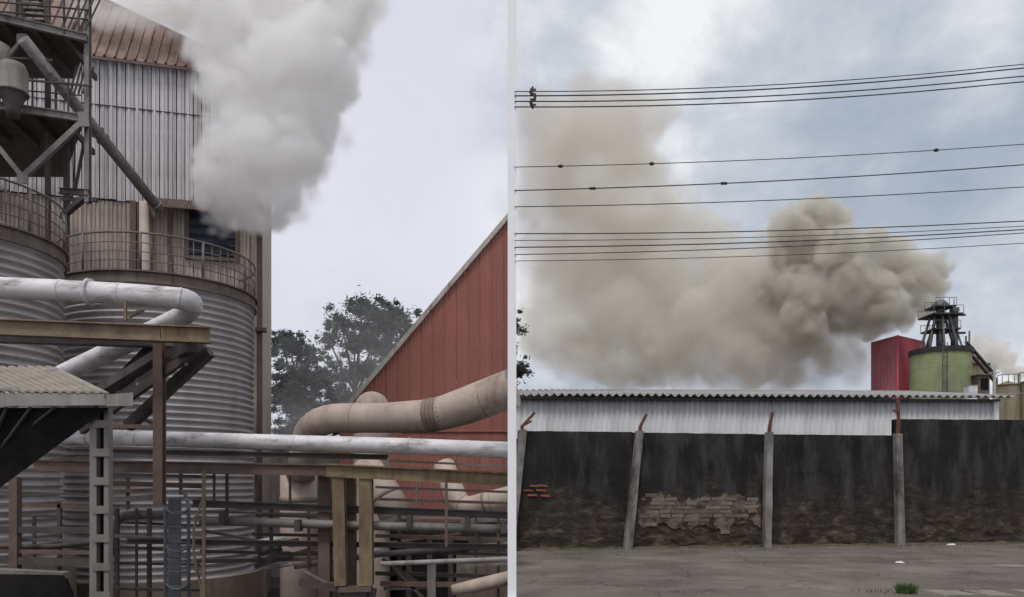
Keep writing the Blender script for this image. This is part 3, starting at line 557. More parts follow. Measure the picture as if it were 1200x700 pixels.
K('dark rim', (.03,.032,.03), (.05,.05,.046), 3, .6); K('tower grey', (.10,.10,.098), (.17,.17,.165), 2, .6, .2)
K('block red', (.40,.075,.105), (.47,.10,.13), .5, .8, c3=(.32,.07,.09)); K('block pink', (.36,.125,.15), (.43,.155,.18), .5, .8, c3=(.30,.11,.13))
K('tank olive', (.21,.185,.115), (.28,.25,.16), .6, .7, c3=(.14,.115,.075)); K('cable', (.06,.06,.066), None); K('box white', (.6,.6,.6), (.7,.7,.7), 2)
K('kerb stone', (.17,.15,.125), (.25,.225,.19), 3, .9, bump=.5); K('grass', (.05,.10,.03), (.09,.15,.05), 8, .7); K('weed', (.045,.055,.025), (.075,.08,.04), 8, .8); K('mossy dirt', (.07,.065,.04), (.12,.105,.07), 4, .95)
# weathering of the wall: black mould above, brown dirt low down
def wall_material():
    m = C_['mould wall']; t = m.node_tree; b = t.nodes['Principled BSDF']; k = t.links.new
    src = b.inputs['Base Color'].links[0].from_socket
    co = t.nodes.new('ShaderNodeTexCoord'); sp_ = t.nodes.new('ShaderNodeSeparateXYZ'); k(co.outputs['Object'], sp_.inputs[0])
    n = t.nodes.new('ShaderNodeTexNoise'); n.inputs['Scale'].default_value = 1.3; n.inputs['Detail'].default_value = 8; n.inputs['Roughness'].default_value = .68; k(co.outputs['Object'], n.inputs[0])
    a = t.nodes.new('ShaderNodeMath'); a.operation = 'MULTIPLY_ADD'; a.inputs[1].default_value = 4.2; k(n.outputs[0], a.inputs[0]); k(sp_.outputs[2], a.inputs[2])
    r = t.nodes.new('ShaderNodeMapRange'); r.inputs[1].default_value = 3.7; r.inputs[2].default_value = 2.4; k(a.outputs[0], r.inputs[0])
    mp = t.nodes.new('ShaderNodeMapping'); mp.inputs['Scale'].default_value = (1.6, 1, 4.2); k(co.outputs['Object'], mp.inputs[0])
    n2 = t.nodes.new('ShaderNodeTexNoise'); n2.inputs['Scale'].default_value = 1.5; n2.inputs['Detail'].default_value = 10; n2.inputs['Roughness'].default_value = .72; n2.inputs['Distortion'].default_value = .4; k(mp.outputs[0], n2.inputs[0])
    cr = t.nodes.new('ShaderNodeValToRGB'); e = cr.color_ramp.elements; e[0].position = .36; e[0].color = (.016,.014,.013,1); e[1].position = .68; e[1].color = (.20,.165,.125,1)
    x = e.new(.5); x.color = (.055,.042,.033,1); x = e.new(.58); x.color = (.095,.072,.053,1); k(n2.outputs[0], cr.inputs[0])
    mx = t.nodes.new('ShaderNodeMix'); mx.data_type = 'RGBA'; k(r.outputs[0], mx.inputs[0]); k(src, mx.inputs[6]); k(cr.outputs[0], mx.inputs[7]); k(mx.outputs[2], b.inputs['Base Color'])
wall_material()
def cracked_asphalt():   # fine crack lines and lighter worn patches in the road surface
    t = C_['asphalt'].node_tree; b = t.nodes['Principled BSDF']; k = t.links.new; src = b.inputs['Base Color'].links[0].from_socket; co = t.nodes.new('ShaderNodeTexCoord')
    n = t.nodes.new('ShaderNodeTexNoise'); n.inputs['Scale'].default_value = 1.1; n.inputs['Detail'].default_value = 5; k(co.outputs['Object'], n.inputs[0])
    wv = t.nodes.new('ShaderNodeMix'); wv.data_type = 'RGBA'; wv.blend_type = 'LINEAR_LIGHT'; wv.inputs[0].default_value = .5; k(co.outputs['Object'], wv.inputs[6]); k(n.outputs['Color'], wv.inputs[7])
    v = t.nodes.new('ShaderNodeTexVoronoi'); v.feature = 'DISTANCE_TO_EDGE'; v.inputs['Scale'].default_value = .42; k(wv.outputs[2], v.inputs['Vector'])
    r = t.nodes.new('ShaderNodeMapRange'); r.inputs[1].default_value = .002; r.inputs[2].default_value = .012; r.inputs[3].default_value = .62; r.inputs[4].default_value = 1; k(v.outputs['Distance'], r.inputs[0])
    n2 = t.nodes.new('ShaderNodeTexNoise'); n2.inputs['Scale'].default_value = .55; n2.inputs['Detail'].default_value = 8; n2.inputs['Roughness'].default_value = .65; k(co.outputs['Object'], n2.inputs[0])
    r2 = t.nodes.new('ShaderNodeMapRange'); r2.inputs[1].default_value = .35; r2.inputs[2].default_value = .68; r2.inputs[3].default_value = .72; r2.inputs[4].default_value = 1.28; k(n2.outputs[0], r2.inputs[0])
    mu = t.nodes.new('ShaderNodeMath'); mu.operation = 'MULTIPLY'; k(r.outputs[0], mu.inputs[0]); k(r2.outputs[0], mu.inputs[1])
    hs = t.nodes.new('ShaderNodeHueSaturation'); k(mu.outputs[0], hs.inputs['Value']); k(src, hs.inputs['Color']); k(hs.outputs[0], b.inputs['Base Color'])
cracked_asphalt()
W0 = Vector((at(602.5,0,17.6).x, 17.6, 0)); W1 = Vector((at(1240,0,19.75).x, 19.75, 0)); wang = math.atan2(W1.y-W0.y, W1.x-W0.x); uw = (W1-W0).normalized()
wl = thing('boundary_wall', 'long mould-blackened masonry wall with leaning concrete posts along the street', 'wall', W0, wang)
def ws(px, py):
    d_ = Vector(((px-600)/F, 1, (HZ-py)/F)); o_ = Vector((0,0,EYE)); nr = Vector((math.sin(wang), -math.cos(wang), 0)); t_ = (W0-o_).dot(nr)/d_.dot(nr); p = o_+d_*t_; return (p-W0).dot(uw), p.z
def wall_panel(x0, x1, h0, h1, seed):
    rg = random.Random(seed); nx, nz = max(2, int((x1-x0)/.12)), 24; vs = []; fs = []
    from mathutils import noise as mn
    for j in range(nz+1):
        for i in range(nx+1):
            f = i/nx; xx = x0+(x1-x0)*f; top = h0+(h1-h0)*f+(.012*mn.noise(Vector((xx*3, seed, 0))))
            zz_ = top*j/nz-.02*(j == 0); yy = .02*mn.noise(Vector((xx*1.7, zz_*1.7, seed)))+.012*mn.noise(Vector((xx*7, zz_*7, seed))); vs.append((xx, yy, zz_))
    m_ = nx+1; fs = [(j*m_+i, j*m_+i+1, (j+1)*m_+i+1, (j+1)*m_+i) for j in range(nz) for i in range(nx)]
    b = MB().add(vs, fs, True)
    b.add([vs[nz*m_+i] for i in range(m_)]+[(vs[nz*m_+i][0], .2, vs[nz*m_+i][2]) for i in range(m_)], [(i, i+1, m_+i+1, m_+i) for i in range(nx)])
    b.box(x0, x1, .1, .2, -.02, min(h0, h1)-.03); b.add([vs[0], vs[nz*m_], (x0,.2,vs[nz*m_][2]), (x0,.2,-.02)], [(0,1,2,3)]); b.add([vs[nx], vs[nz*m_+nx], (x1,.2,vs[nz*m_+nx][2]), (x1,.2,-.02)], [(3,2,1,0)])
    return b.build('wall_panel', C_['mould wall'], wl)
posts = [(597,612), (734,748), (896,899), (1052,1049)]
sx = [ws(608,600)[0], ws(741,600)[0], ws(897.5,600)[0], ws(1050.5,600)[0], ws(1215,600)[0]]
wall_panel(.0, sx[0], 2.62, 2.62, 9); wall_panel(sx[0]+.002, sx[1], 2.80, 2.80, 1); wall_panel(sx[1]+.002, sx[2], 2.79, 2.78, 2); wall_panel(sx[2]+.002, sx[3], 2.78, 2.78, 3); wall_panel(sx[3]+.002, sx[4], 3.20, 3.22, 4)
for (pb, pt), arm in zip(posts, ([(612,512),(611,500),(626,484)], [(748,508),(749,500),(756,486)], [(899,508),(900,498),(903,484)], [(1049,512),(1050,492),(1049,469)])):
    xb, xt = ws(pb,640)[0], ws(pt,508)[0]; b = MB(); hw = .085
    n = 8; rg = random.Random(pb); vs = []
    for j in range(n+1):
        f = j/n; xx = xb+(xt-xb)*f; w_ = hw*(1.12-.14*f)+rg.uniform(-.006,.006); z = -.02+2.84*f; vs += [(xx-w_,-.17,z),(xx+w_,-.17+rg.uniform(-.01,.01),z),(xx+w_,-.02,z),(xx-w_,-.02,z)]
    b.add(vs, [(4*j+i, 4*j+(i+1)%4, 4*j+4+(i+1)%4, 4*j+4+i) for j in range(n) for i in range(4)]+[(4*n,4*n+1,4*n+2,4*n+3)])
    po = b.build('post', C_['post concrete'], wl)
    q = [Vector((ws(*a)[0], -.1, ws(*a)[1])) for a in arm]; mb = MB()
    mb.bar(q[0], q[1], .07); mb.bar(q[1]-(q[2]-q[1]).normalized()*.03, q[2], .06)
    if arm[0][0] in (612, 1049): c = q[1].lerp(q[2], .35); e_ = Vector((ws(622,494)[0], -.1, ws(622,494)[1])) if arm[0][0] == 612 else Vector((ws(1044,481)[0], -.1, ws(1044,481)[1])); mb.bar(q[1] if arm[0][0] == 612 else c, e_, .05)
    mb.build('wire_arm', C_['rust iron'], po)
# bare masonry where the render has fallen off
def brick_mesh(l, h):
    return MB().hexa([(0,0,0),(l,.008,0),(l,.06,0),(0,.06,0),(.006,.004,h),(l-.004,0,h-.004),(l,.06,h),(0,.06,h)]).mesh('brick')
bms = [brick_mesh(.36,.085), brick_mesh(.30,.08), brick_mesh(.24,.085)]
for me in bms: me.materials.append(C_['brick pale'])
rg = random.Random(3); (ex0, ez0), (ex1, ez1) = ws(747,624), ws(891,571)
from mathutils import noise as mnoise
def scar_lo(f): return .10+.22*mnoise.noise(Vector((f*5.1, 7.7, 0)))+.10*mnoise.noise(Vector((f*19, 1.7, 0)))+.05*mnoise.noise(Vector((f*61, 2.7, 0)))
def scar_hi(f): return .80+.24*mnoise.noise(Vector((f*4.3, 3.3, 0)))+.14*mnoise.noise(Vector((f*17, 5.3, 0)))+.05*mnoise.noise(Vector((f*57, 9.3, 0)))-.25*max(0, f-.9)/.1-.2*max(0, .06-f)/.06
ns_ = 160; lo_s = []; hi_s = []
for i in range(ns_+1):
    f = i/ns_; xx = ex0+(ex1-ex0)*f; lo_s.append((xx, -.022, ez0+(ez1-ez0)*scar_lo(f))); hi_s.append((xx, -.022, ez0+(ez1-ez0)*scar_hi(f)))
bk_ = lambda P: [(p[0], .02, p[2]) for p in P]
n1_ = ns_+1; vv = lo_s+hi_s+bk_(lo_s)+bk_(hi_s)
MB().add(vv, [(i, i+1, n1_+i+1, n1_+i) for i in range(ns_)]+[(n1_+i, n1_+i+1, 3*n1_+i+1, 3*n1_+i) for i in range(ns_)]+[(i+1, i, 2*n1_+i, 2*n1_+i+1) for i in range(ns_)]).build('bare_mortar', C_['mortar'], wl)
z = ez0-.05
while z < ez1+.2:
    x = ex0-rg.uniform(0,.25)
    while x < ex1:
        k_ = rg.randrange(3); l = (.36,.30,.24)[k_]; fx = (x+l/2-ex0)/(ex1-ex0); fz = (z+.04-ez0)/(ez1-ez0)
        if x > ex0 and x+l < ex1 and scar_lo(fx)+.03 < fz < scar_hi(fx)-.04 and rg.random() < .74:
            place('brick', bms[k_], None, wl, Matrix.Translation((x, -.036+rg.uniform(-.008,.009), z+rg.uniform(-.006,.006))) @ Matrix.Rotation(rg.uniform(-.025,.025), 4, 'Y'))
        x += l+rg.uniform(.012,.05)
    z += .1
bo = brick_mesh(.24,.045); bo.materials.append(C_['brick orange'])
for i, (px_, py_) in enumerate([(624,570.5),(635,570),(620,576),(632,575.5),(625,581.5),(638,582)]):
    x_, z_ = ws(px_, py_); place('brick', bo, None, wl, Matrix.Translation((x_-.12+rnd.uniform(-.05,.05), -.035, z_)) @ Matrix.Rotation(.06+rnd.uniform(-.03,.03), 4, 'Y'))
# ---------------------------------------------------------------- pale clad shed behind the wall
SA = R(2.0); us = Vector((math.cos(SA), math.sin(SA), 0)); S0 = Vector((at(603.5,0,30.5).x, 23.6, 0))
ps = thing('pale_clad_shed', 'long low shed clad in pale corrugated sheets right behind the boundary wall', 'shed', S0, SA)
def slx(px):
    d_ = Vector(((px-600)/F, 1, 0)); nr = Vector((math.sin(SA), -math.cos(SA), 0)); return (d_*(S0.dot(nr)/d_.dot(nr))-S0).dot(us)
xA, xB = slx(602.5), slx(1164); ZW = 4.24; wp = .176; nw = 6; n_ = round((xB-xA)/(wp*nw)); wp = (xB-xA)/(n_*nw); swid = wp*nw
prof = [(wp*i/8, .024*math.cos(2*PI*i/8)) for i in range(nw*8+1)]
sm_ = MB().sheet(prof, (0,0,0), (1,0,0), (0,0,1), ZW, smooth=True).mesh('sheet')
for i in range(n_): place('wall_sheet', sm_, C_['fibre cement'], ps, Matrix.Translation((xA+i*swid, rnd.uniform(-.012,.012), 0)))
MB().box(xB-.02, xB+.14, -.08, .1, 0, ZW).build('corner_trim', C_['box white'], ps)
MB().box(xA+.4, xB, 6.0, 6.1, 0, ZW+.8).build('back_wall', C_['fibre cement'], ps); MB().box(xB-.02, xB+.03, .1, 6.0, 0, ZW).build('end_wall', C_['fibre cement'], ps)
MB().box(xA, xB, .09, .2, ZW-.16, ZW-.01).build('eave_purlin', C_['ridge dark'], ps)
rp = .245; rs = Vector((0, 6.4, .93)); rl = rs.length; rs.normalize(); nr_ = int((xB-xA+.3)/(rp*5))
profr = [(rp*i/8, .046*math.cos(2*PI*i/8)) for i in range(5*8+1)]
rm_ = MB().sheet(profr, (0,0,0), (1,0,0), rs, rl, smooth=True)
rm_.v = [v for v in rm_.v]; rme = rm_.mesh('sheet')
for i in range(nr_+2):
    if xA+i*rp*5+rp*5 <= xB+1.0: place('roof_sheet', rme, C_['ridge grey'], ps, Matrix.Translation((xA+i*rp*5, -.3+rnd.uniform(-.02,.02), ZW+.07+rnd.uniform(0,.012))))
MB().box(xA, xB+.1, -.2, -.1, ZW-.06, ZW+.0).build('eave_shade_strip', C_['ridge dark'], ps)  # dark strip painted as the shade under the corrugated eave
# ---------------------------------------------------------------- red block, green silo with tower, tanks
cA, cB, cC = at(1021,0,82), at(1052,0,78), at(1084,0,81.5); hz_ = at(0,393,78).z
rb_ = thing('red_block', 'tall plain red building beside the green silo', 'building', (cB.x, cB.y, 0))
def face(p, q, nm, mt):
    p = Vector((p.x, p.y, 0))-rb_.location; q = Vector((q.x, q.y, 0))-rb_.location; L_ = (q-p).length; n = max(6, int(L_/.25)*2); ux = (q-p).normalized()
    MB().sheet([(L_*i/n, .03 if i % 4 in (1,2) else 0) for i in range(n+1)], p, ux, (0,0,1), hz_).build(nm, C_[mt], rb_)
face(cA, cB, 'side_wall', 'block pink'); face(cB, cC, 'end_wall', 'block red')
bk = cA+cC-cB; pts4 = [Vector((p.x,p.y,0))-rb_.location for p in (cA,cB,cC,bk)]
MB().hexa([p+Vector((0,0,hz_-.3)) for p in pts4]+[p+Vector((0,0,hz_-.02)) for p in pts4]).build('roof', C_['block red'], rb_)
face(cC, bk, 'back_wall', 'block red'); face(bk, cA, 'back_wall', 'block red')
MB().tube([pts4[1]+Vector((0,-.03,0)), pts4[1]+Vector((0,-.03,hz_))], .12, 6).build('corner_trim', C_['block red'], rb_)
gc = at(1102,0,75); gR = pixr(32,75); gz = at(0,405,72.3).z
gs = thing('green_silo', 'round green silo with a dark rim behind the pale roof', 'silo', (gc.x, gc.y, 0))
MB().lathe([(gR,0),(gR,gz-.5)], seg=64).build('shell', C_['silo green'], gs)
MB().lathe([(gR-.1,gz-.5),(gR+.12,gz-.5),(gR+.16,gz-.1),(gR+.16,gz),(gR-.2,gz)], seg=64, smooth=False).build('rim', C_['dark rim'], gs); MB().lathe([(gR-.2,gz-.01),(.0,gz+.5)], seg=48).build('roof', C_['dark rim'], gs)
for z_ in (3.2, 5.6, 8.0, 10.4, 12.8): MB().lathe([(gR,z_-.03),(gR+.015,z_-.02),(gR+.015,z_+.02),(gR,z_+.03)], seg=64).build('plate_seam', C_['silo green'], gs)
la = -PI*.62; lx, ly = (gR+.12)*math.cos(la), (gR+.12)*math.sin(la); ldr = place('ladder', None, None, gs)
for d_ in (-.22, .22): MB().bar((lx+d_,ly,0),(lx+d_,ly,gz+.3),.06).build('stile', C_['tower grey'], ldr)
for i in range(14): MB().bar((lx-.22,ly,gz-.2-i*.42),(lx+.22,ly,gz-.2-i*.42),.05).build('rung', C_['tower grey'], ldr)
ht = thing('head_tower', 'skeletal grey steel tower standing on top of the green silo', 'tower', (gc.x, gc.y, gz))
tz = lambda py: at(0,py,75).z-gz
def HB(nm, mt, fn): b = MB(); fn(b); return b.build(nm, C_[mt], ht)
rB, rT = pixr(22,75), pixr(11,75)
for i in range(9):
    a = 2*PI*i/9+.2; HB('leg', 'tower grey', lambda b: b.bar((rB*math.cos(a),rB*math.sin(a),.2), (rT*math.cos(a),rT*math.sin(a),tz(371)), .16))
for i in range(6):
    a = 2*PI*i/6; HB('spout', 'tower grey', lambda b: b.tube([(rB*.75*math.cos(a),rB*.75*math.sin(a),.3), (.25*math.cos(a),.25*math.sin(a),tz(366))], .13, 8))
HB('core_column', 'tower grey', lambda b: b.box(-.28,.28,-.28,.28,.3,tz(356)))
for py_, w_ in ((371,17),(388,15),(361,12)):
    z = tz(py_); r_ = pixr(w_,75); HB('platform', 'dark rim', lambda b: b.box(-r_,r_,-r_,r_,z-.08,z+.08))
    
    for k_ in (-1, 1):
        HB('guard_rail', 'tower grey', lambda b: b.tube([(-r_,k_*r_,z+.8),(r_,k_*r_,z+.8)], .03, 6))
        for s_ in (-1,-.3,.3,1): HB('guard_post', 'tower grey', lambda b: b.tube([(s_*r_,k_*r_,z),(s_*r_,k_*r_,z+.8)], .03, 6))
HB('head_box', 'tower grey', lambda b: b.lathe([(.75,tz(361)),(.75,tz(357)),(.45,tz(353)),(0,tz(351))], seg=12))
HB('elevator_leg', 'tower grey', lambda b: b.box(pixr(14,75),pixr(19,75),-.3,.3,.1,tz(366))); HB('elevator_leg', 'tower grey', lambda b: b.box(pixr(13,75),pixr(20,75),-.36,.36,tz(366),tz(361)))
for py_ in (370, 391): HB('side_bracket', 'dark rim', lambda b: b.bar((pixr(10,75),-.3,tz(py_)), (pixr(27,75),-.3,tz(py_)), .25, .18)); 
HB('antenna', 'tower grey', lambda b: b.tube([(pixr(16,75),0,tz(361)),(pixr(16,75),0,tz(350))], .05, 6))
# things right of the silo
an = thing('antenna_post', 'thin grey post pair standing right of the green silo rim', 'post', (at(1136,0,76).x, 76, 0))
for dx_, y_ in ((0,388),(-.35,394)): MB().tube([(dx_,0,0),(dx_,0,at(0,y_,76).z)], .09, 8).build('pole', C_['tower grey'], an)
MB().bar((-.45,0,at(0,402,76).z),(.1,0,at(0,402,76).z),.08).build('cross_arm', C_['tower grey'], an)
cv = thing('slanting_conveyor', 'slanting grey conveyor running down from the green silo to the right', 'conveyor', at(1166,443,76))
pa, pb_ = at(1132,404,76)-cv.location, Vector((0,0,0))
MB().bar(pa+Vector((0,0,.3)), pb_+Vector((0,0,.3)), .5, .1).build('upper_chord', C_['tower grey'], cv); MB().bar(pa-Vector((0,0,.4)), pb_-Vector((0,0,.4)), .5, .12).build('lower_chord', C_['trim brown'], cv)
for i in range(6):
    p = pa.lerp(pb_, i/5.5); q = pa.lerp(pb_, min(1,(i+.6)/5.5)); MB().bar(p+Vector((0,0,.3)), q-Vector((0,0,.4)), .1).build('lattice_bar', C_['tower grey'], cv)
MB().bar(pb_, Vector((0,0,-cv.location.z)), .3).build('support', C_['tower grey'], cv)
gb = thing('olive_bin', 'squat olive bin in the shade right of the green silo', 'bin', (at(1140,0,79).x, 79, 0)); z = at(0,418,79).z
MB().lathe([(1.5,0),(1.5,z-1.0),(.3,z),(0,z)], seg=32).build('shell', C_['tank olive'], gb); MB().lathe([(1.5,z-1.0),(1.57,z-1.05),(1.57,z-.9),(1.45,z-.93)], seg=32).build('rim', C_['dark rim'], gb)
dk = thing('dark_cabin', 'small dark open cabin at the end of the pale roof', 'cabin', (at(1153,0,72).x, 72, 0)); z = at(0,440,72).z
MB().box(-.5,.55,0,2,0,z).build('wall', C_['trim brown'], dk); MB().box(-.32,.42,-.03,.02,z-1.4,z-.3).build('opening', C_['void'], dk); MB().box(-.65,.7,-.25,2.2,z,z+.12).build('roof', C_['trim brown'], dk)
wb = thing('white_cabinet', 'little white cabinet beside the foot of the green silo', 'cabinet', (at(1140.5,0,70).x, 70, 0)); z = at(0,452,70).z
MB().box(-.42,.42,0,.8,0,z).build('body', C_['box white'], wb); MB().box(-.36,-.02,-.02,.0,z-.6,z-.06).build('door', C_['box white'], wb); MB().box(.02,.36,-.02,0,z-.6,z-.06).build('door', C_['box white'], wb); MB().box(-.47,.47,-.05,.85,z,z+.06).build('lid', C_['ridge grey'], wb)
def tank(px0, px1, py, Y, label):
    c = at((px0+px1)/2,0,Y); r_ = pixr((px1-px0)/2, Y); z = at(0,py,Y-r_).z; t = thing('olive_tank', label, 'tank', (c.x,c.y,0), 0, 'olive tanks at the right edge')
    MB().lathe([(r_,0),(r_,z)], seg=40).build('shell', C_['tank olive'], t); MB().lathe([(r_,z),(r_+.07,z-.06),(r_+.07,z+.05),(r_-.05,z+.05),(0,z+.35)], seg=40).build('roof', C_['tank olive'], t)
    MB().tube([(r_*math.cos(a),r_*math.sin(a),z+.75) for a in [PI+i*PI/12 for i in range(13)]], .035, 6).build('rail', C_['tower grey'], t)
    for i in range(7): a = PI+i*PI/6; MB().tube([(r_*math.cos(a),r_*math.sin(a),z),(r_*math.cos(a),r_*math.sin(a),z+.75)], .03, 6).build('rail_post', C_['tower grey'], t)
tank(1169,1193,450,58,'olive-brown tank just right of the pale roof end'); tank(1194,1222,447,58,'olive-brown tank cut by the right edge of the picture')
up_ = thing('thin_service_pole', 'thin pale pole at the right end of the pale roof', 'pole', (at(1165.5,0,40).x, 40, 0))
MB().tube([(0,0,0),(0,0,at(0,430,40).z)], .07, 8).build('pole', C_['ridge grey'], up_); MB().bar((-.25,0,at(0,437,40).z),(.25,0,at(0,437,40).z),.05).build('cross_arm', C_['ridge grey'], up_)
MB().tube([(0,-.02,at(0,462,40).z),(1.6,-.02,at(0,461,40).z)], .025, 6).build('wire', C_['ridge grey'], up_)

# ---------------------------------------------------------------- overhead cables dead-ended on the divider mast
cab = [(107.5,75,.010,'topmost thin cable of the upper bundle'),(112.5,79.5,.014,'second cable from the top in the upper bundle'),(119,89,.013,'third cable from the top in the upper bundle'),(125.5,95.5,.013,'lowest cable of the upper bundle'),
       (196,169,.009,'thin knotted cable alone between the upper bundle and the middle pair'),(223.5,193,.012,'upper cable of the middle pair'),(242.5,219,.010,'lower cable of the middle pair'),
       (274,259,.012,'topmost cable of the lowest bundle'),(282,265,.008,'second cable from the top in the lowest bundle'),(290,269,.013,'thick third cable of the lowest bundle'),(298.5,273,.010,'fourth cable of the lowest bundle'),(306,285,.008,'bottom cable of all, under the lowest bundle')]
YC = 9.93
for i, (ya, yb, r_, lab) in enumerate(cab):
    a = at(603,ya,YC); b_ = at(1200,yb,YC+.6); e_ = a+(b_-a)*1.9; sag = (.10 if i < 4 else .05); n = 22; P = []
    for j in range(n+1):
        f = j/n; p = a.lerp(e_, f); f2 = f*1.9; s_ = 4*sag*f2*(1-f2) if f2 < 1 else -sag*1.2*(f2-1)*f2; P.append(p-Vector((0,0,s_))-a)
    t = thing('overhead_cable', 'dark overhead cable, '+lab, 'cable', a, 0, 'overhead cables above the street')
    MB().tube(P, r_*.6, 6).build('line', C_['cable'], t)
    if i == 4:
        for px_ in (654, 757, 1092): f = (px_-603)/597/1.9*n; j = int(f); c = P[j].lerp(P[j+1], f-j); MB().tube([c+Vector((-.035,0,0)), c, c+Vector((.035,0,0))], [.012,.028,.012], 8).build('knot', C_['cable'], t)
    if i == 5:
        for px_ in (690, 840): f = (px_-603)/597/1.9*n; j = int(f); c = P[j].lerp(P[j+1], f-j); MB().tube([c+Vector((-.04,0,0)), c+Vector((.04,0,0))], .02, 8).build('sleeve', C_['cable'], t)
so = at(624.5,127,YC-.0); spc = thing('cable_spacer', 'small dark spacer clamping the upper cable bundle beside the mast', 'spacer', so)
MB().tube([(-.0,-.03,-.02),(-.03,-.03,.06),(.03,-.03,.13),(-.03,-.03,.2),(.0,-.03,.27)], [.014,.026,.018,.028,.012], 8).build('body', C_['cable'], spc)
for dz in (.03,.1,.17,.23): MB().bar((-.04,-.03,dz),(.04,-.03,dz),.02).build('clamp', C_['cable'], spc)
# ---------------------------------------------------------------- kerb, tuft, litter
kb = thing('kerb', 'broken pale kerb edging at the bottom right of the street', 'kerb', (at(1075,0,10.9).x, 10.9, 0))
for i in range(6):
    x_ = i*.62+rnd.uniform(-.05,.05); l_ = rnd.uniform(.4,.58); y_ = rnd.uniform(-.07,.05); y2 = y_+rnd.uniform(-.05,.05); h_ = rnd.uniform(.015,.05)
    MB().hexa([(x_,y_,-.02),(x_+l_,y2,-.02),(x_+l_,-.6,-.02),(x_,-.6,-.02),(x_+.03,y_-.04,h_),(x_+l_-.04,y2-.03,h_+rnd.uniform(-.012,.012)),(x_+l_-.03,-.6,h_+.01),(x_+.03,-.6,h_+.01)]).build('kerb_stone', C_['kerb stone'], kb)
gt = at(1062,696,10.8); gr = MB(); rg = random.Random(8)
for i in range(260):
    a = rg.uniform(0,2*PI); r_ = rg.random()**.7*.10; p = Vector((r_*1.5*math.cos(a), r_*math.sin(a), 0)); h = rg.uniform(.06,.17); l = Vector((rg.gauss(0,.05), rg.gauss(0,.05), h)); s_ = Vector((.008,0,0)) if rg.random() < .5 else Vector((0,.008,0))
    gr.add([p-s_, p+s_, p+l*.6+s_*.8, p+l, p+l*.6-s_*.8], [(0,1,2,3,4)])
t = thing('grass_tuft', 'green grass tuft growing from the street at the bottom edge', 'grass tuft', (gt.x, 10.8, 0)); gr.build('blades', C_['grass'], t)
sg = MB()
for cx_, cy_, n_g in ((6.35,10.75,70),(6.9,10.95,50),(7.6,10.8,60),(5.3,10.9,25),(8.2,11.2,40)):
    for i in range(n_g):
        p = Vector((cx_+rg.gauss(0,.14), cy_+rg.gauss(0,.06), 0)); h = rg.uniform(.02,.07); l = Vector((rg.gauss(0,.03), rg.gauss(0,.03), h)); s_ = Vector((.007,0,0)); sg.add([p-s_, p+s_, p+l], [(0,1,2)])
o_ = sg.build('kerb_weeds', C_['weed']); o_['kind'] = 'stuff'; o_['label'] = 'sparse short weeds between the broken kerb stones'; o_['category'] = 'weeds'
wg = MB()
for i in range(900):   # weeds along the foot of the wall
    x_ = rg.uniform(0, sx[4]); 
    if mnoise.noise(Vector((x_*.8, 2.2, 0))) < .18: continue
    h = rg.uniform(.04,.16); p = W0+uw*x_+Vector((0,-.06-rg.random()*.08,0)); l = Vector((rg.gauss(0,.04), rg.gauss(0,.03), h)); s_ = Vector((.01,0,0)); wg.add([p-s_, p+s_, p+l], [(0,1,2)])
o_ = wg.build('wall_weeds', C_['weed']); stuff_ = o_; o_['kind'] = 'stuff'; o_['label'] = 'thin weeds along the foot of the blackened wall'; o_['category'] = 'weeds'
ds = MB(); nd_ = 140; rowa = []; rowb = []; rowc = []
for i in range(nd_+1):
    xx = sx[4]*i/nd_; p = W0+uw*xx; wv = .22+.16*mnoise.noise(Vector((xx*.9, 0, 4)))+.10*mnoise.noise(Vector((xx*4.1, 0, 9)))
    rowa.append(p+Vector((0,-.01,.05+.03*mnoise.noise(Vector((xx*2.3,3,1)))))); rowb.append(p+Vector((0,-wv*.5,.03+.015*mnoise.noise(Vector((xx*5,1,1)))))); rowc.append(p+Vector((0,-wv,.003)))
ds.add(rowa+rowb+rowc, [(i+1, i, nd_+1+i, nd_+2+i) for i in range(nd_)]+[(nd_+2+i, nd_+1+i, 2*nd_+2+i, 2*nd_+3+i) for i in range(nd_)])
o_ = ds.build('dirt_strip', C_['mossy dirt']); o_['kind'] = 'structure'
gv = MB(); rg = random.Random(77)
for i in range(1500):
    if rg.random() < .6: p = W0+uw*rg.uniform(0, sx[4])+Vector((0,-abs(rg.gauss(.25,.35)),0))
    else: p = Vector((rg.uniform(.2,8.5), rg.uniform(10.4,17.5), 0))
    s_ = rg.uniform(.006,.022); a = rg.random()*6; gv.add([p+Vector((s_*math.cos(a+j*2.09), s_*math.sin(a+j*2.09), 0)) for j in range(3)]+[p+Vector((0,0,s_*.9))], [(0,1,3),(1,2,3),(2,0,3)])
o_ = gv.build('street_grit', C_['kerb stone']); o_['kind'] = 'stuff'; o_['label'] = 'fine grit scattered over the street'; o_['category'] = 'grit'
for px_, py_, w_, lab in ((1054,660,.09,'scrap of pale litter on the street below the last post'),(1115,639,.13,'crumpled pale litter at the foot of the tall wall section'),(1183,664,.34,'pale patch of spilled rubble on the street at the right')):
    Y_ = EYE*F/(py_-HZ); c = at(px_,py_,Y_); b = MB(); rg = random.Random(px_); n = 12; ring0 = [(w_*(1+rg.uniform(-.3,.3))*math.cos(2*PI*i/n), w_*.5*(1+rg.uniform(-.3,.3))*math.sin(2*PI*i/n), .002) for i in range(n)]; ring1 = [(p[0]*.6, p[1]*.6, .02+rg.uniform(0,.02)) for p in ring0]
    b.add(ring0+ring1+[(0,0,.035)], [(i,(i+1)%n,n+(i+1)%n,n+i) for i in range(n)]+[(n+i,n+(i+1)%n,2*n) for i in range(n)])
    tag(place('litter', None), lab, 'litter') if False else tag(b.build('litter' if w_ < .3 else 'rubble_patch', C_['box white' if w_ < .3 else 'kerb stone']), lab, 'litter' if w_ < .3 else 'rubble').__setattr__('location', (c.x, c.y, .004))
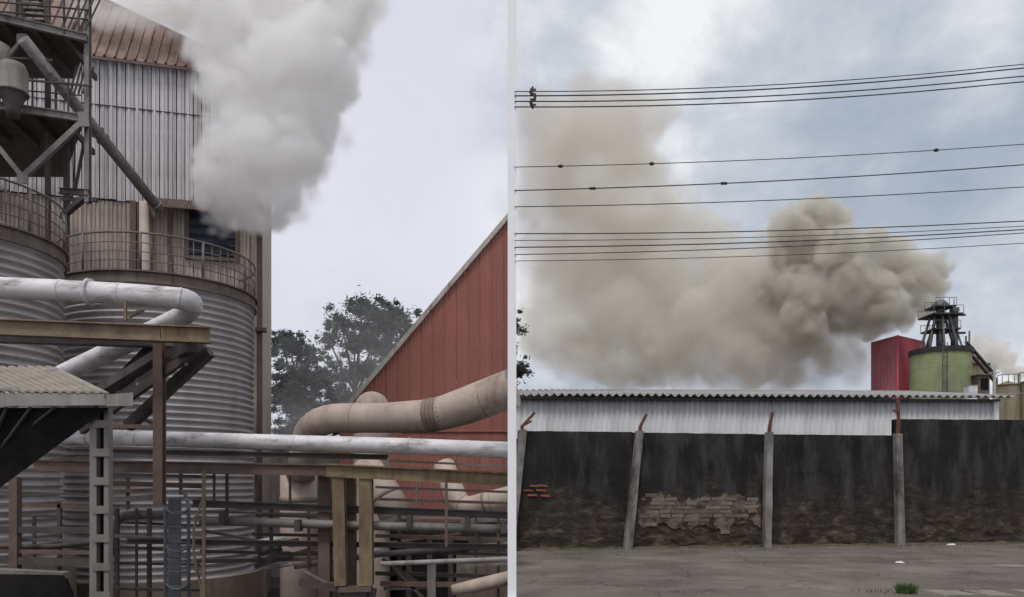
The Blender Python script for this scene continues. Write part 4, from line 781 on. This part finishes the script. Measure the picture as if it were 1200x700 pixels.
# ---------------------------------------------------------------- smoke
def smoke_mat(name, color, dens, nscale, lo, hi, nd=4, aniso=0.0, absorb=(0,0,0)):
    m = bpy.data.materials.new(name); m.use_nodes = True
    t = m.node_tree; t.nodes.clear()
    o = t.nodes.new('ShaderNodeOutputMaterial'); v = t.nodes.new('ShaderNodeVolumePrincipled')
    v.inputs['Color'].default_value = (*color, 1); v.inputs['Anisotropy'].default_value = aniso
    v.inputs['Absorption Color'].default_value = (*absorb, 1)
    c = t.nodes.new('ShaderNodeTexCoord'); n = t.nodes.new('ShaderNodeTexNoise')
    n.inputs['Scale'].default_value = nscale; n.inputs['Detail'].default_value = nd; n.inputs['Roughness'].default_value = .55
    n.inputs['Distortion'].default_value = .6
    r = t.nodes.new('ShaderNodeMapRange'); r.inputs['From Min'].default_value = lo; r.inputs['From Max'].default_value = hi
    r.inputs['To Max'].default_value = dens
    t.links.new(c.outputs['Object'], n.inputs[0]); t.links.new(n.outputs[0], r.inputs[0])
    t.links.new(r.outputs[0], v.inputs['Density']); t.links.new(v.outputs[0], o.inputs['Volume'])
    return m
def smoke_obj(name, pts, voxel, mat):
    """a cloud of overlapping round puffs (x, y, z, radius) turned into a fog volume"""
    me = bpy.data.meshes.new(name); me.from_pydata([p[:3] for p in pts], [], [])
    a = me.attributes.new('puff', 'FLOAT', 'POINT'); a.data.foreach_set('value', [p[3] for p in pts])
    ob = bpy.data.objects.new(name, me); col.objects.link(ob); me.materials.append(mat)
    g = bpy.data.node_groups.new(name, 'GeometryNodeTree')
    g.interface.new_socket('Geometry', in_out='INPUT', socket_type='NodeSocketGeometry')
    g.interface.new_socket('Geometry', in_out='OUTPUT', socket_type='NodeSocketGeometry')
    i = g.nodes.new('NodeGroupInput'); o = g.nodes.new('NodeGroupOutput')
    na = g.nodes.new('GeometryNodeInputNamedAttribute'); na.data_type = 'FLOAT'; na.inputs[0].default_value = 'puff'
    mp = g.nodes.new('GeometryNodeMeshToPoints'); pv = g.nodes.new('GeometryNodePointsToVolume'); sm = g.nodes.new('GeometryNodeSetMaterial')
    try: pv.resolution_mode = 'VOXEL_SIZE'
    except Exception: pv.inputs['Resolution Mode'].default_value = 'Size'
    pv.inputs['Voxel Size'].default_value = voxel; pv.inputs['Density'].default_value = 1
    sm.inputs['Material'].default_value = mat
    k = g.links.new
    k(i.outputs[0], mp.inputs['Mesh']); k(na.outputs[0], mp.inputs['Radius']); k(mp.outputs[0], pv.inputs['Points'])
    k(na.outputs[0], pv.inputs['Radius']); k(pv.outputs[0], sm.inputs['Geometry']); k(sm.outputs[0], o.inputs[0])
    ob.modifiers.new('puffs', 'NODES').node_group = g
    return ob
def billow(seeds, rng, n1, n2, squash=1.0, keep=None):
    """grow smaller puffs on the surface of bigger ones, twice"""
    out = list(seeds)
    def grow(base, n, lo, hi):
        new = []
        for (x, y, z, r) in base:
            for _ in range(n):
                v = Vector((rng.gauss(0, 1), rng.gauss(0, 1)*squash, rng.gauss(0, 1))).normalized()
                k = rng.uniform(lo, hi); d = r*rng.uniform(.72, .98)
                new.append((x+v.x*d, y+v.y*d, z+v.z*d, r*k))
        return new
    a = grow(seeds, n1, .22, .55); b = grow(a, n2, .22, .55)
    out += a + b
    if keep: out = [p for p in out if keep(p)]
    return out
def px_puffs(rows, Y, rng, jit):
    """puff list written as picture position, picture radius and depth offset"""
    o = []
    for (px, py, pr, dy) in rows:
        y = Y+dy+rng.uniform(-jit, jit); p = at(px, py, y); o.append((p.x, p.y, p.z, pr*y/F))
    return o
def stuff(o, label, cat):
    o['kind'] = 'stuff'; o['label'] = label; o['category'] = cat
rng = random.Random(5)
# white-grey smoke out of the sheet-metal building
rows = [(255,262,8,-.6),(246,256,9,-.7),(250,270,7,-.7),(262,274,7,-.7),(240,236,13,-.9),(266,266,9,-.6),(276,264,9,-.5),(258,248,15,-.4),(278,252,18,-.3),(300,255,20,-.2),(252,222,22,-.6),(285,225,34,0),(320,215,36,0),(243,205,20,-1),(335,230,20,0),(262,180,30,-.8),(300,180,48,0),(345,180,36,0),
        (280,140,36,-.5),(325,130,55,0),(365,140,34,0),(262,105,30,-.4),(300,85,55,0),(350,75,55,0),(385,80,28,0),(258,70,24,-.3),(280,35,52,0),(340,15,62,0),(385,25,38,0),(248,88,14,-1),
        (300,-20,70,0),(370,-30,55,0),(245,-5,36,0)]
s = px_puffs(rows, 31.5, rng, .4)
WH = smoke_mat('white smoke', (.996,.992,.986), 2.0, .62, .34, .56, 5)
o = smoke_obj('smoke_plume', billow(s, rng, 14, 7), .13, WH)
stuff(o, 'thick white smoke billowing up from the window of the sheet-metal building', 'smoke')
rows = [(205,8,30,0),(160,10,26,0),(120,12,24,0),(138,20,14,0),(180,22,14,0),(98,14,18,0),(215,-10,42,1),(232,34,18,7),(228,6,28,7),(180,10,22,7),(140,10,18,7),(208,18,20,7),(165,0,22,7),(395,10,45,2),(400,60,30,2),(390,100,32,2),(378,150,28,2),(365,195,24,1),(355,225,22,1),(338,245,20,0),(312,262,14,-.5),(325,262,12,0),(400,-30,45,2),(415,20,26,2),(236,225,12,-1.6),(240,240,9,-1.6),(232,190,12,-1.6)]
s = px_puffs(rows, 32.5, rng, .4)
WV = smoke_mat('thin white smoke', (.985,.965,.935), 1.2, .6, .28, .66)
o = smoke_obj('smoke_veil', billow(s, rng, 8, 3), .22, WV)
stuff(o, 'thin pale smoke drifting round the roof of the sheet-metal building', 'smoke')
# bluish wisps low behind the middle silo
rows = [(340,420,34,0),(395,420,44,0),(440,425,42,0),(355,475,44,0),(415,465,44,0),(380,370,26,0),(430,372,30,0),(340,500,40,0),(470,385,30,0),(465,420,34,0),(335,470,14,0),(330,495,16,0),(338,440,10,0),(345,575,10,-8),(340,598,12,-8),(352,560,8,-8)]
s = px_puffs(rows, 50, rng, .5)
LW = smoke_mat('bluish smoke', (.95,.965,.985), .07, .3, .22, .7, 4)
o = smoke_obj('smoke_wisp', billow(s, rng, 8, 3), .4, LW)
stuff(o, 'faint bluish smoke hanging in front of the trees beside the building corner', 'smoke')
# brown smoke over the street
rows = [(1085,355,16,0),(1070,330,26,0),(1088,318,22,0),(1050,340,30,0),(1050,300,24,1),(1020,350,36,0),(1015,305,30,0),(985,345,38,0),(985,300,34,0),(955,275,30,0),
        (925,262,22,0),(932,292,30,0),(960,254,22,0),(982,258,16,0),(942,252,15,0),(950,345,36,1),(945,375,26,0),(1000,375,22,0),(915,330,30,0),(1060,372,14,0),(1090,340,18,-1)]
s = px_puffs(rows, 80, rng, 1.5)
BR = smoke_mat('brown smoke', (.81,.785,.72), 1.5, .40, .36, .56, 6)
o = smoke_obj('smoke_head', billow(s, rng, 16, 9), .24, BR)
stuff(o, 'dense grey-brown smoke billowing off the top of the green silo tower', 'smoke')
rows = [(905,300,30,2),(885,330,38,2),(895,370,40,1),(930,395,30,1),(855,365,42,2),(850,405,36,2),(895,415,30,2),(960,400,24,1),(1005,395,18,1),(815,385,40,3),(800,425,26,3),(770,400,34,3),(860,320,28,3),(1040,388,10,0),(1015,408,18,1),(975,425,20,2),(720,436,22,4),(760,434,24,4),(840,438,22,3),(880,440,20,3),(925,436,20,3),(800,444,18,4),(690,425,22,5)]
s = px_puffs(rows, 82, rng, 1.5)
BM = smoke_mat('rolling brown smoke', (.875,.845,.785), .48, .26, .33, .62, 5)
o = smoke_obj('smoke_roll', billow(s, rng, 14, 7), .32, BM)
stuff(o, 'rolling tan smoke trailing left from the dense smoke head above the pale shed', 'smoke')
rows = [(900,370,45,3),(880,410,40,3),(850,340,50,4),(840,395,50,3),(800,370,60,5),(790,420,36,4),(760,330,55,5),(730,380,60,5),(740,420,40,5),(690,300,60,6),(690,370,60,6),
        (655,330,45,6),(650,270,44,6),(700,250,60,6),(740,280,50,6),(690,190,60,6),(728,200,48,6),(785,245,30,6),(815,272,34,6),(845,285,28,5),(650,200,44,6),(720,140,46,6),(770,132,26,6),(760,260,50,6),(685,105,22,6),(660,150,36,6),(940,400,34,3),(980,405,28,3),(820,310,40,5),(950,425,30,3),(995,425,24,3),(910,425,34,3),(860,440,26,3),(930,380,40,2)]+[(640,390,30,6),(668,415,28,6),(705,432,24,6),(760,438,22,5),(625,400,18,6),(1000,440,16,3),(960,442,16,3),(820,442,20,4),(880,445,20,4),(740,446,18,4),(680,440,18,5),(645,420,18,6),(920,446,16,3),(618,385,12,6)]+[(630,130+i*30,26,6) for i in range(10)]+[(614,145+i*24,14,6) for i in range(11)]
s = px_puffs(rows, 84, rng, 1.5)
BV = smoke_mat('thin brown smoke', (.85,.81,.735), .34, .15, .28, .66, 5)
def right_of_mast(p): return 600+p[0]*F/p[1]-p[3]*F/p[1] > 598
o = smoke_obj('smoke_drift', billow(s, rng, 10, 4, 1, right_of_mast), .55, BV)
stuff(o, 'wide brown haze of smoke drifting behind the cables on the left of the street', 'smoke')
rows = [(1148,412,12,0),(1158,403,11,0),(1165,422,13,0),(1174,412,10,0),(1150,398,9,0),(1182,420,10,0),(1180,432,9,0),(1195,436,9,0),(1145,420,7,0)]
s = px_puffs(rows, 78, rng, .5)
CR = smoke_mat('cream smoke', (.95,.92,.86), 1.4, .5, .28, .56)
o = smoke_obj('smoke_puff', billow(s, rng, 14, 5), .2, CR)
stuff(o, 'small cream smoke puff right of the green silo', 'smoke')
